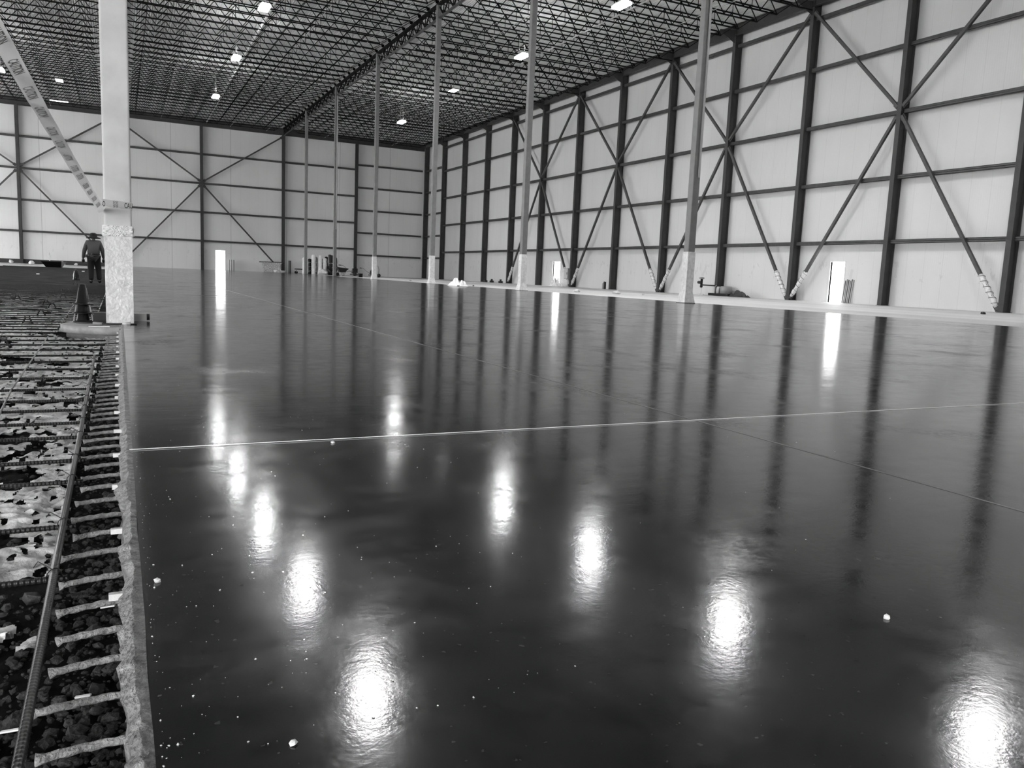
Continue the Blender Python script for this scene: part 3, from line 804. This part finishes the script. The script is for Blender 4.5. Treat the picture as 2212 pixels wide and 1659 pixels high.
# ---------------------------------------------------------------- far right end: sheet frame, rolls, machines
r = thing('sheet_rack', 'low rack draped with clear plastic sheet by the end wall', 'rack', (17.3, 105.2, 0))
MB().tube([(15.96, 105.5, 1.25), (18.85, 105.5, 1.31)], .05, 8).build('top_rail', M['dark'], r)
MB().tube([(16.6, 105.7, 0), (16.6, 105.7, 1.25)], .04, 6).tube([(18.2, 105.7, 0), (18.2, 105.7, 1.3)], .04, 6).build('posts', M['grey'], r)
m_ = MB(); nx, ny = 26, 12
for i in range(ny + 1):
    for j in range(nx + 1):
        u, v = j / nx, i / ny
        xl = 16.2 + (16.5 - 16.2) * v; xr = 18.8 - .35 * math.sin(PI * v) + .1 * v
        m_.v.append((xl + (xr - xl) * u, 105.4 - .25 * v + .07 * noise.noise(Vector((u * 7 + v * 5, v * 3, 1))), 1.24 - 1.22 * v + .0 * u))
for i in range(ny):
    for j in range(nx):
        a_ = i * (nx + 1) + j; m_.f.append((a_, a_ + 1, a_ + nx + 2, a_ + nx + 1))
m_.build('clear_sheet', M['film'], r)
mb = MB()
for k in range(6): rock(mb, (17.9 + k * .22, 104.8 + .1 * (k % 2), .12), .38 - .03 * k, 60 + k)
tag(mb.build('sheet_heap', M['white'], loc=(18.3, 104.8, 0)), 'heap of white plastic at the right foot of the draped rack', 'heap')
for k, x in enumerate((19.62, 19.80)):
    tag(MB().box(x, x + .10, 105.4, 105.6, 0, 1.57).build('leaning_plank', M['dark'], loc=(x, 105.5, 0)), ['left', 'right'][k] + ' one of two dark planks upright before the end wall', 'plank', 'two upright dark planks')
for k, x in enumerate((12.35, 12.62, 12.9)):
    tag(MB().box(x, x + .12, 106.0, 106.15, 0, 1.35).build('leaning_plank', M['grey'], loc=(x, 106, 0)), ['left', 'middle', 'right'][k] + ' one of three grey posts right of the bright end doorway', 'plank', 'three grey posts by the end doorway')
r = thing('low_cart', 'low dark cart by the end wall left of the wrapped rolls', 'cart', (20.9, 103, 0))
MB().box(20.0, 21.3, 102.6, 103.6, .48, .60).build('bed', M['dark'], r)
for x in (20.1, 21.2):
    for y in (102.7, 103.5):
        m_ = MB(); m_.tube([(x, y - .04, .14), (x, y + .04, .14)], .14, 12); m_.build('wheel', M['black'], r)
MB().tube([(20.05, 102.6, .55), (20.0, 102.6, .15)], .04, 6).tube([(21.25, 102.6, .55), (21.25, 102.6, .15)], .04, 6).build('legs', M['grey'], r)
# wrapped rolls: white and dark, standing
R_ = [(19.85, .22, 1.8, 'white'), (20.62, .20, 1.75, 'black'), (20.95, .27, 2.2, 'white'), (21.35, .22, 2.0, 'grey'), (21.75, .24, 2.15, 'white'), (22.05, .16, 1.85, 'black'),
      (22.30, .24, 1.85, 'white'), (22.62, .18, 2.1, 'black'), (22.90, .2, 2.35, 'dark'), (23.25, .22, 2.3, 'dark'), (23.6, .2, 2.05, 'black')]
for k, (x, rad, h, mm) in enumerate(R_):
    y = 97 + .62 * (k % 2); rad = min(rad, .24)
    r = thing('wrapped_roll', f'{ORF[k]} from the left of the tall {"white" if mm == "white" else "dark"} wrapped rolls at the far end', 'roll', (x, y, 0), 'wrapped rolls at the far end')
    ph = [(rad * (1 + .10 * math.sin(i * 1.7 + k)), h * i / 8) for i in range(9)] + [(rad * .6, h + .08), (.001, h + .1)]
    MB().lathe((x, y, 0), ph, 14).build('roll', M[mm], r)
    if mm != 'white':
        m_ = MB()
        for q in range(3): m_.tube([(x + rad * 1.05 * math.cos(t * PI / 4), y + rad * 1.05 * math.sin(t * PI / 4), .4 + q * .5 + .05 * math.sin(t)) for t in range(9)], .035, 5)
        m_.build('strap', M['white' if k % 3 == 0 else 'grey'], r)
    else: MB().ball((x, y, h + .05), rad * .8, 10, 6, (1.2, 1, .6)).build('gathered_end', M['white'], r)
mb = MB(); rock(mb, (21.9, 96.3, .22), .62, 5); tag(mb.build('white_bundle', M['white'], loc=(21.9, 96.3, 0)), 'round white bundle on the floor before the wrapped rolls', 'bundle')
m_ = MB()
for q in range(7): m_.tube([(22.75 + .45 * math.cos(t * .5 + q) * (1 - .05 * q), 96.0 + .1 * q * math.sin(t), .55 + .5 * math.sin(t * .5 + q * .6)) for t in range(13)], .035, 5)
tag(m_.build('hose_tangle', M['dark'], loc=(22.75, 96.2, 0)), 'dark tangle of hoses in front of the wrapped rolls', 'hoses')
m_ = MB(); m_.tube([(22.5, 96.7, .04), (22.75, 96.75, 1.3), (22.65, 96.7, 2.42)], .03, 6)
tag(m_.build('leaning_pole', M['grey'], loc=(22.5, 96.7, 0)), 'thin pole leaning against the wrapped rolls', 'pole')
# wheelbarrow
r = thing('wheelbarrow', 'dark wheelbarrow right of the column in front of the rolls', 'wheelbarrow', (21.1, 84, 0))
m_ = MB(); m_.v += [(20.85, 83.8, .45), (21.4, 83.8, .45), (21.4, 84.4, .45), (20.85, 84.4, .45), (20.65, 83.7, .95), (21.75, 83.7, .85), (21.75, 84.5, .85), (20.65, 84.5, .95)]
m_.f += [(0, 1, 2, 3), (0, 4, 5, 1), (1, 5, 6, 2), (2, 6, 7, 3), (3, 7, 4, 0)]; o = m_.build('tray', M['black'], r); o.modifiers.new('s', 'SOLIDIFY').thickness = .03
MB().tube([(20.6, 83.8, .4), (21.6, 83.85, .5), (22.3, 83.9, .62)], .03, 6).tube([(20.6, 84.3, .4), (21.6, 84.35, .5), (22.3, 84.4, .62)], .03, 6).build('handle_bars', M['grey'], r)
MB().tube([(20.65, 84.0, .2), (20.65, 84.1, .2)], .2, 14).build('wheel', M['black'], r)
for y in (83.85, 84.35): MB().tube([(21.45, y, .48), (21.3, y, 0), (21.15, y, .45)], .025, 6).build('leg', M['dark'], r)
m_ = MB(); m_.tube([(21.2, 85.4, 0), (20.75, 86.0, 2.45)], .04, 6); tag(m_.build('leaning_pole', M['black'], loc=(21.2, 85.4, 0)), 'long dark pole standing slanted behind the wheelbarrow', 'pole')
# power trowels
def trowel(x, y, s, label):
    r = thing('power_trowel', label, 'machine', (x, y, 0), 'concrete trowelling machines')
    MB().lathe((x, y, 0), [(.46 * s, .16), (.48 * s, .18), (.48 * s, .22), (.46 * s, .24)], 20).build('guard_ring', M['dark'], r)
    for k in range(4):
        t = k * PI / 2 + .4
        MB().bar((x + .08 * math.cos(t), y + .08 * math.sin(t), .05), (x + .44 * s * math.cos(t), y + .44 * s * math.sin(t), .05), .14, .015).build('blade', M['grey'], r)
    MB().lathe((x, y, 0), [(.12, .06), (.16, .25), (.22, .3), (.22, .42), (.1, .5)], 14).build('gearbox', M['dark'], r)
    MB().box(x - .22 * s, x + .25 * s, y - .2, y + .2, .42, .78 * s).box(x - .12, x + .15, y - .16, y + .16, .78 * s, .92 * s).build('engine', M['black'], r)
    for k in range(5):
        t = k * 2 * PI / 5
        MB().tube([(x + .46 * s * math.cos(t), y + .46 * s * math.sin(t), .22), (x + .2 * math.cos(t), y + .2 * math.sin(t), .6)], .018, 5).build('cage_rod', M['dark'], r)
    MB().tube([(x - .2, y, .35), (x - .8 * s, y, .72 * s), (x - 1.15 * s, y, 1.02 * s), (x - 1.6 * s, y, 1.05 * s)], .03, 7).build('handle', M['grey'], r)
    MB().tube([(x - 1.35 * s, y, 1.035 * s), (x - 1.62 * s, y, 1.052 * s)], .045, 8).build('grip', M['black'], r.children[-1])
trowel(24.1, 90.0, 1.15, 'black walk-behind trowelling machine with a long handle, at the far end')
trowel(27.3, 94.0, .95, 'smaller trowelling machine half hidden behind a column at the far end')
r = thing('black_bucket', 'black bucket on the floor in front of the trowelling machine', 'bucket', (22.05, 80, 0))
MB().lathe((22.05, 80, 0), [(.19, 0), (.22, .38), (.24, .39), (.23, .40), (.20, .37), (.17, .05), (.001, .04)], 18).build('pail', M['black'], r)
MB().box(21.6, 22.1, 79.6, 79.8, 0, .04).build('lid', M['dark'], r)
r = thing('hose_stand', 'bent pipe with a round valve standing just right of a column at the far end', 'pipe', (26.3, 88, 0))
MB().tube([(26.3, 88, .1), (26.32, 88, .9), (26.22, 88, 1.22), (26.05, 88, 1.28)], .07, 8).build('pipe', M['grey'], r)
MB().ball((26.35, 88, .22), .21, 12, 8).build('valve', M['black'], r)

# ---------------------------------------------------------------- along the right wall
def crumpled_sheet(name, cx, cy, w, l, h, seed, m, label, cat):
    m_ = MB(); n = 26
    for i in range(n + 1):
        for j in range(n + 1):
            u, v = i / n * 2 - 1, j / n * 2 - 1; f = max(0, 1 - (u * u + v * v) ** .9)
            z = .01 + h * f * (.35 + abs(noise.noise(Vector((u * 2.2 + seed, v * 2.2, 0)))) * 2.0)
            m_.v.append((cx + u * w / 2 * (1 + .2 * noise.noise(Vector((v * 2, seed, 3)))), cy + v * l / 2 * (1 + .2 * noise.noise(Vector((u * 2, seed, 5)))), z))
    for i in range(n):
        for j in range(n):
            a_ = i * (n + 1) + j; m_.f.append((a_, a_ + 1, a_ + n + 2, a_ + n + 1))
    return tag(m_.build(name, m, loc=(cx, cy, 0)), label, cat)
crumpled_sheet('plastic_heap', 18.9, 46.2, 1.2, 1.6, .36, 2, M['white'], 'crumpled white sheet and dark scraps on the slab between two interior columns', 'sheet')
tag(MB().bar((18.5, 45.2, .03), (19.4, 46.6, .03), .10, .04).build('dark_batten', M['black'], loc=(18.9, 45.9, 0)), 'dark batten under the crumpled white sheet', 'batten')
tag(MB().bar((20.3, 47.0, .03), (21.0, 48.6, .03), .10, .05).build('dark_board', M['dark'], loc=(20.7, 47.8, 0)), 'dark board lying right of the crumpled white sheet', 'board')
for k, (x, y) in enumerate([(37.0, 82.4), (37.1, 80.9), (37.2, 78.8)]):
    tag(MB().box(x, x + .3, y, y + .5, 0, .22).box(x + .05, x + .2, y + .1, y + .3, .22, .4).build('block_pile', M['dark'], loc=(x, y, 0)),
        f'{ORF[k]} small dark pile from the left at the foot of the right wall', 'pile', 'dark piles along the right wall')
# switch box on the sixth column
yc = cols[6]
r = thing('switch_box', 'grey electrical box on a right-wall column above plastic sheeting', 'box', (XR - .1, yc, .7))
MB().box(XR - .22, XR - .002, yc + .05, yc + .75, .75, 1.75).build('enclosure', M['grey'], r)
MB().box(XR - .24, XR - .22, yc + .10, yc + .70, .8, 1.7).build('door', M['board'], r)
MB().box(XR - .27, XR - .24, yc + .15, yc + .19, 1.15, 1.35).build('handle', M['dark'], r.children[-1])
MB().tube([(XR - .1, yc + .2, .75), (XR - .1, yc + .2, .0)], .04, 8).build('conduit', M['pipe'], r)
crumpled_sheet('plastic_heap', 37.2, yc + 1.1, .9, 2.2, .55, 6, M['white'], 'white plastic piled on the floor below the electrical box', 'sheet')
yc = cols[7]
r = thing('grey_canister', 'grey canister on the floor left of the seventh right-wall column', 'canister', (XR - .2, yc + .55, 0))
MB().lathe((XR - .2, yc + .55, 0), [(.16, 0), (.17, .05), (.17, .48), (.10, .56), (.05, .6), (.05, .66), (.001, .67)], 14).build('body', M['grey'], r)
MB().box(XR - .36, XR - .2, yc + .25, yc + .4, 0, .62).build('dark_side', M['dark'], r)
yc = cols[9]
r = thing('standpipe', 'pipe stand with dark valve reaching out from the ninth right-wall column', 'pipe', (XR - .5, yc + 1.0, 0))
MB().tube([(XR - .35, yc + 1.15, 0), (XR - .35, yc + 1.15, .8)], .03, 8).build('post', M['pipe'], r)
MB().tube([(XR - .35, yc + 1.15, .62), (XR - .35, yc + 1.15, 1.15)], .085, 10).ball((XR - .35, yc + 1.15, .62), .11).build('valve_body', M['black'], r)
MB().lathe((XR - .35, yc + 1.15, 1.15), [(.16, 0), (.19, .03), (.19, .09), (.10, .12), (.001, .13)], 14).build('cap', M['grey'], r)
MB().tube([(XR - .35, yc + 1.15, .9), (XR - .35, yc + 1.5, .9)], .11, 10).build('side_outlet', M['dark'], r)
MB().tube([(XR - .35, yc + 1.15, .72), (XR - .35, yc - .3, .70)], .05, 8).build('cross_pipe', M['dark'], r)
MB().ball((XR - .35, yc + 1.15, .03), .2, 12, 6, (1, 1.5, .4)).build('foot_wrap', M['wrap'], r)
r = thing('hose_drum', 'squat dark drum with a pale front right of the ninth right-wall column', 'drum', (XR + .1, yc - .7, 0))
MB().lathe((XR + .05, yc - 1.05, .18), [(.42, 0), (.42, .42), (.36, .50), (.001, .52)], 18).build('drum', M['grey'], r)
MB().tube([(XR - .2, yc - .45, .38), (XR - .1, yc - .62, .38)], .28, 14).build('face', M['board'], r)
MB().box(XR - .35, XR + .5, yc - 1.7, yc + .35, 0, .18).build('skid', M['black'], r)
MB().tube([(XR - .25, yc - .24, .1), (XR - .25, yc - .22, .65), (XR - .2, yc - .3, .72)], .02, 6).build('grip', M['pipe'], r)
crumpled_sheet('dark_heap', 37.6, yc - 2.95, .7, 2.0, .38, 12, M['dark'], 'low dark heap tapering off right of the squat drum', 'heap')
for k in range(6):
    y = 33.95 - k * .12; 
    tag(MB().tube([(XP - .12, y + .03, 0), (XP - .03 , y - .03, 1.33 + .04 * ((k * 5) % 3))], .022, 6).build('leaning_rod', M['grey'] if k % 2 else M['dark'], loc=(XP - .4, y, 0)),
        f'{ORF[k]} from the left of the thin rods leaning right of the nearer doorway', 'rod', 'rods leaning on the right wall')
mb = MB(); rock(mb, (31.9, 20.9, .05), .12, 3); tag(mb.build('dark_lump', M['black'], loc=(31.9, 20.9, 0)), 'small dark lump on the pale slab at far right', 'lump')
g = random.Random(31)
for k, (x, y, w) in enumerate([(22.6, 66, .5), (24.5, 60, .5), (23.5, 39.5, .7), (25.2, 38, .9), (26, 36.5, .3)]):
    mb = MB(); rock(mb, (x, y, .05), w * .3, 300 + k)
    tag(mb.build('floor_scrap', M['board'], loc=(x, y, 0)), f'{ORF[k]} scrap from the left lying on the pale slab beyond the columns', 'scrap', 'scraps on the pale slab')

# ---------------------------------------------------------------- lamps
lampA = [(7.99, 77.36), (7.83, 62.3), (7.78, 49.57), (7.98, 38.46), (8.16, 27.25)]
lampB = [(25.32, 77.9), (24.53, 50.02), (24.47, 38.01), (25.6, 27.43), (27.7, 16.32)]
lampC = [(-8.21, 77.9), (-8.16, 62.75), (-8.16, 49.75), (-8.16, 38.55), (-8.16, 27.34)]
ZL = 15.4
pr = None
def lamp_things(lst, row):
    global pr
    for k, (x, y) in enumerate(lst):
        lab = f'{ORF[k]} bright high-bay lamp from the end wall in the {row} row'
        if pr is None:
            pr = thing('high_bay_lamp', lab, 'lamp', (x, y, ZL), 'bright high-bay lamps')
            MB().box(x - .22, x + .22, y - .50, y + .50, ZL + .02, ZL + .10).build('housing', M['grey'], pr)
            MB().box(x - .27, x + .27, y - .58, y + .58, ZL - .10, ZL + .019).build('lens', M['lamp'], pr)
            MB().tube([(x, y - .4, ZL + .1), (x, y - .4, 17.45)], .012, 5).tube([(x, y + .4, ZL + .1), (x, y + .4, 17.45)], .012, 5).build('hanger', M['bridging'], pr)
        else: dup(pr, (x, y, ZL), lab)
sp_ = bpy.data.lights.new('high_bay_beam', 'SPOT'); sp_.energy = BEAM; sp_.spot_size = math.radians(150); sp_.spot_blend = 1.0; sp_.shadow_soft_size = .4
for x, y in lampA + lampB + lampC:
    o = bpy.data.objects.new('high_bay_beam', sp_); C.objects.link(o); o.location = (x, y, ZL - .52)
lamp_things(lampA, 'middle'); lamp_things(lampB, 'right'); lamp_things(lampC, 'left')
for k, (x, y, dx, dy_) in enumerate([(27.67, 70.2, .3, .6), (-4.7, 89.5, .3, .6), (-5.4, 101.0, .85, .15)]):
    lab = ['dim small panel light between two bright lamps of the right row', 'dim panel light high up left of the big column', 'dim strip light under the roof by the end wall, left of the big column'][k]
    r = thing('strip_light', lab, 'lamp', (x, y, 17.25))
    MB().box(x - dx - .03, x + dx + .03, y - dy_ - .03, y + dy_ + .03, 17.29, 17.36).build('housing', M['grey'], r)
    MB().box(x - dx, x + dx, y - dy_, y + dy_, 17.25, 17.29).build('lens', M['lampdim'], r)
    MB().box(x - .02, x + .02, y - .02, y + .02, 17.36, 18.36).build('hanger', M['bridging'], r)

# ---------------------------------------------------------------- worker seen from behind
def skin(name, pts, edges, m, parent, root, sub=2):
    names = list(pts); me = bpy.data.meshes.new(name)
    base = Vector(parent['_loc'])
    me.from_pydata([tuple(Vector(pts[n][:3])) for n in names], [(names.index(a), names.index(b)) for a, b in edges], [])
    o = bpy.data.objects.new(name, me); C.objects.link(o); o.parent = parent; o['_loc'] = parent['_loc']
    o.modifiers.new('skin', 'SKIN'); 
    for i, n in enumerate(names):
        rr = pts[n][3]; sv = me.skin_vertices[0].data[i]
        sv.radius = rr if isinstance(rr, tuple) else (rr, rr); sv.use_root = (n == root)
    o.modifiers['skin'].use_smooth_shade = True
    ss = o.modifiers.new('sub', 'SUBSURF'); ss.levels = sub; ss.render_levels = sub
    me.materials.append(m); return o
px, py = -.78, 31.6
wk = thing('person', 'worker in a wide black hat and grey shirt walking away, left of the big column', 'person', (px, py, SOIL))
J = dict(pelvis=(0, 0, .95, .135), waist=(0, .01, 1.07, .135), chest=(.0, .04, 1.30, .16), neckb=(.0, .08, 1.455, .07), neck=(0, .11, 1.50, .055), head=(0, .15, 1.575, .088), crown=(0, .15, 1.65, .07),
         shL=(-.19, .04, 1.40, .075), elL=(-.29, .02, 1.10, .05), wrL=(-.335, .08, .84, .034), paL=(-.335, .10, .77, .036),
         shR=(.19, .04, 1.40, .075), elR=(.28, .04, 1.10, .05), wrR=(.30, .14, .86, .034), paR=(.30, .16, .79, .036),
         hipL=(-.095, 0, .88, .10), knL=(-.10, .03, .48, .068), anL=(-.105, -.02, .09, .045), toL=(-.12, .16, .04, .04),
         hipR=(.095, 0, .88, .10), knR=(.13, .16, .50, .068), anR=(.15, .12, .10, .045), toR=(.16, .30, .05, .04))
E_ = [('pelvis', 'waist'), ('waist', 'chest'), ('chest', 'neckb'), ('neckb', 'neck'), ('neck', 'head'), ('head', 'crown'), ('chest', 'shL'), ('shL', 'elL'), ('elL', 'wrL'), ('wrL', 'paL'),
      ('chest', 'shR'), ('shR', 'elR'), ('elR', 'wrR'), ('wrR', 'paR'), ('pelvis', 'hipL'), ('hipL', 'knL'), ('knL', 'anL'), ('anL', 'toL'), ('pelvis', 'hipR'), ('hipR', 'knR'), ('knR', 'anR'), ('anR', 'toR')]
for s, side in ((-1, 'L'), (1, 'R')):
    b_ = J['pa' + side]
    for q, (ox, oy, ln) in enumerate(((-.024, .012, .060), (-.009, .016, .070), (.008, .014, .066), (.022, .006, .052))):
        n1, n2 = f'f{side}{q}a', f'f{side}{q}b'
        J[n1] = (b_[0] + ox, b_[1] + oy, b_[2] - ln * .55, .0095); J[n2] = (b_[0] + ox * 1.3, b_[1] + oy + .018, b_[2] - ln, .008)
        E_ += [('pa' + side, n1), (n1, n2)]
    n1, n2 = f't{side}a', f't{side}b'
    J[n1] = (b_[0] - s * .035, b_[1] + .02, b_[2] + .0, .010); J[n2] = (b_[0] - s * .045, b_[1] + .035, b_[2] - .035, .009)
    E_ += [('pa' + side, n1), (n1, n2)]
def wp(names_, grow=0, over={}):
    out = {}
    for n in names_:
        x, y, z, rr = J[n]; rr = over.get(n, rr + grow); out[n] = (px * 0 + x, y, z, rr)
    return out
body = skin('body', wp(J.keys()), E_, M['skin'], wk, 'pelvis', 1)
tn = ['pelvis', 'waist', 'chest', 'neckb', 'shL', 'elL', 'wrL', 'shR', 'elR', 'wrR']
sh = wp(tn, .022, {'pelvis': (.20, .16), 'waist': (.22, .165), 'chest': (.235, .175), 'neckb': (.13, .10), 'wrL': .046, 'wrR': .046})
skin('shirt', sh, [e for e in E_ if e[0] in tn and e[1] in tn], M['shirt'], wk, 'pelvis')
ln_ = ['pelvis', 'hipL', 'knL', 'anL', 'hipR', 'knR', 'anR']
skin('trousers', wp(ln_, .024, {'pelvis': (.19, .15), 'hipL': .14, 'hipR': .14, 'knL': .108, 'knR': .108, 'anL': .088, 'anR': .088}), [e for e in E_ if e[0] in ln_ and e[1] in ln_], M['trousers'], wk, 'pelvis')
for side in 'LR':
    skin('boot', wp(['an' + side, 'to' + side], .022), [('an' + side, 'to' + side)], M['trousers'], wk, 'an' + side)
    gn = [n for n in J if n.startswith(('wr' + side, 'pa' + side, 'f' + side, 't' + side))]
    skin('glove', wp(gn, .009, {'wr' + side: .050}), [e for e in E_ if e[0] in gn and e[1] in gn], M['glove'], wk, 'wr' + side, 1)
def local(mb, name, m):
    me = bpy.data.meshes.new(name); me.from_pydata(mb.v, [], mb.f)
    for i in mb.smooth: me.polygons[i].use_smooth = True
    o = bpy.data.objects.new(name, me); C.objects.link(o); o.parent = wk; me.materials.append(m); return o
local(MB().lathe((0, .15, 1.575), [(.21, .0), (.235, -.03), (.22, .004), (.125, .028), (.118, .10), (.10, .145), (.05, .165), (.001, .155)], 24, 1, 1.05), 'hat', M['hat'])
local(MB().box(-.125, -.005, -.165, -.150, .80, .93), 'back_pocket', M['print_'])
local(MB().box(-.27, -.19, -.06, .04, .88, .99), 'tool_pouch', M['black'])
local(MB().lathe((0, 0, .975), [(.205, 0), (.205, .04)], 24, 1, .85), 'belt', M['black'])
local(MB().ball((-.105, .155, 1.585), .022, 8, 6, (.5, 1, 1.4)).ball((.105, .155, 1.585), .022, 8, 6, (.5, 1, 1.4)), 'ears', M['skin'])
local(MB().bar((0, .225, 1.575), (0, .26, 1.55), .026, .03).ball((-.03, .225, 1.595), .012).ball((.03, .225, 1.595), .012).box(-.025, .025, .225, .233, 1.51, 1.518), 'face', M['skin'])

# ---------------------------------------------------------------- light
w = bpy.data.worlds.new('overcast sky'); S.world = w; w.use_nodes = True
bg = w.node_tree.nodes['Background']; bg.inputs['Color'].default_value = (1, 1, 1, 1); bg.inputs['Strength'].default_value = 12.0
for k, (a0, a1, zt) in enumerate(DOCK):
    la = bpy.data.lights.new('dock_daylight', 'AREA'); la.shape = 'RECTANGLE'; la.size = a1 - a0; la.size_y = zt + .1; la.cycles.is_portal = True
    lo = bpy.data.objects.new('dock_daylight', la); C.objects.link(lo); lo.location = (-40.0, (a0 + a1) / 2, zt / 2 - .1)
    lo.rotation_euler = (PI / 2, 0, -PI / 2)
la = bpy.data.lights.new('added_opening_light', 'AREA'); la.shape = 'RECTANGLE'; la.size = 15; la.size_y = 5.4; la.cycles.is_portal = True  # daylight through the added opening in the unseen near wall
lo = bpy.data.objects.new('added_opening_light', la); C.objects.link(lo); lo.location = (-9.5, Y0, 2.5); lo.rotation_euler = (PI / 2, 0, 0)

sn = bpy.data.lights.new('sun', 'SUN'); sn.energy = 40; sn.angle = .01
so = bpy.data.objects.new('sun', sn); C.objects.link(so); so.rotation_euler = (math.radians(28), 0, 0)
# ---------------------------------------------------------------- camera
yaw, pitch, roll = 0.4612, -0.1336, -0.0431
F = Vector((math.sin(yaw) * math.cos(pitch), math.cos(yaw) * math.cos(pitch), math.sin(pitch)))
Rt = Vector((math.cos(yaw), -math.sin(yaw), 0)); U = Rt.cross(F)
R2 = Rt * math.cos(roll) - U * math.sin(roll); U2 = Rt * math.sin(roll) + U * math.cos(roll)
cam = bpy.data.cameras.new('camera'); co = bpy.data.objects.new('camera', cam); C.objects.link(co)
co.matrix_world = Matrix(((R2.x, U2.x, -F.x, 0), (R2.y, U2.y, -F.y, 0), (R2.z, U2.z, -F.z, H), (0, 0, 0, 1)))
cam.sensor_width = 36; cam.lens = 1715.386 / 2212 * 36; cam.clip_start = .02; cam.clip_end = 600
S.camera = co
for o in S.objects:
    if '_loc' in o: del o['_loc']
S.view_settings.view_transform = 'Standard'; S.view_settings.look = 'None'; S.view_settings.gamma = 1; S.view_settings.exposure = 0.12
S.cycles.max_bounces = 5; S.cycles.use_adaptive_sampling = True; S.cycles.adaptive_threshold = 0.02; S.cycles.diffuse_bounces = 3; S.cycles.glossy_bounces = 4
S.cycles.sample_clamp_indirect = 8; S.cycles.use_denoising = True
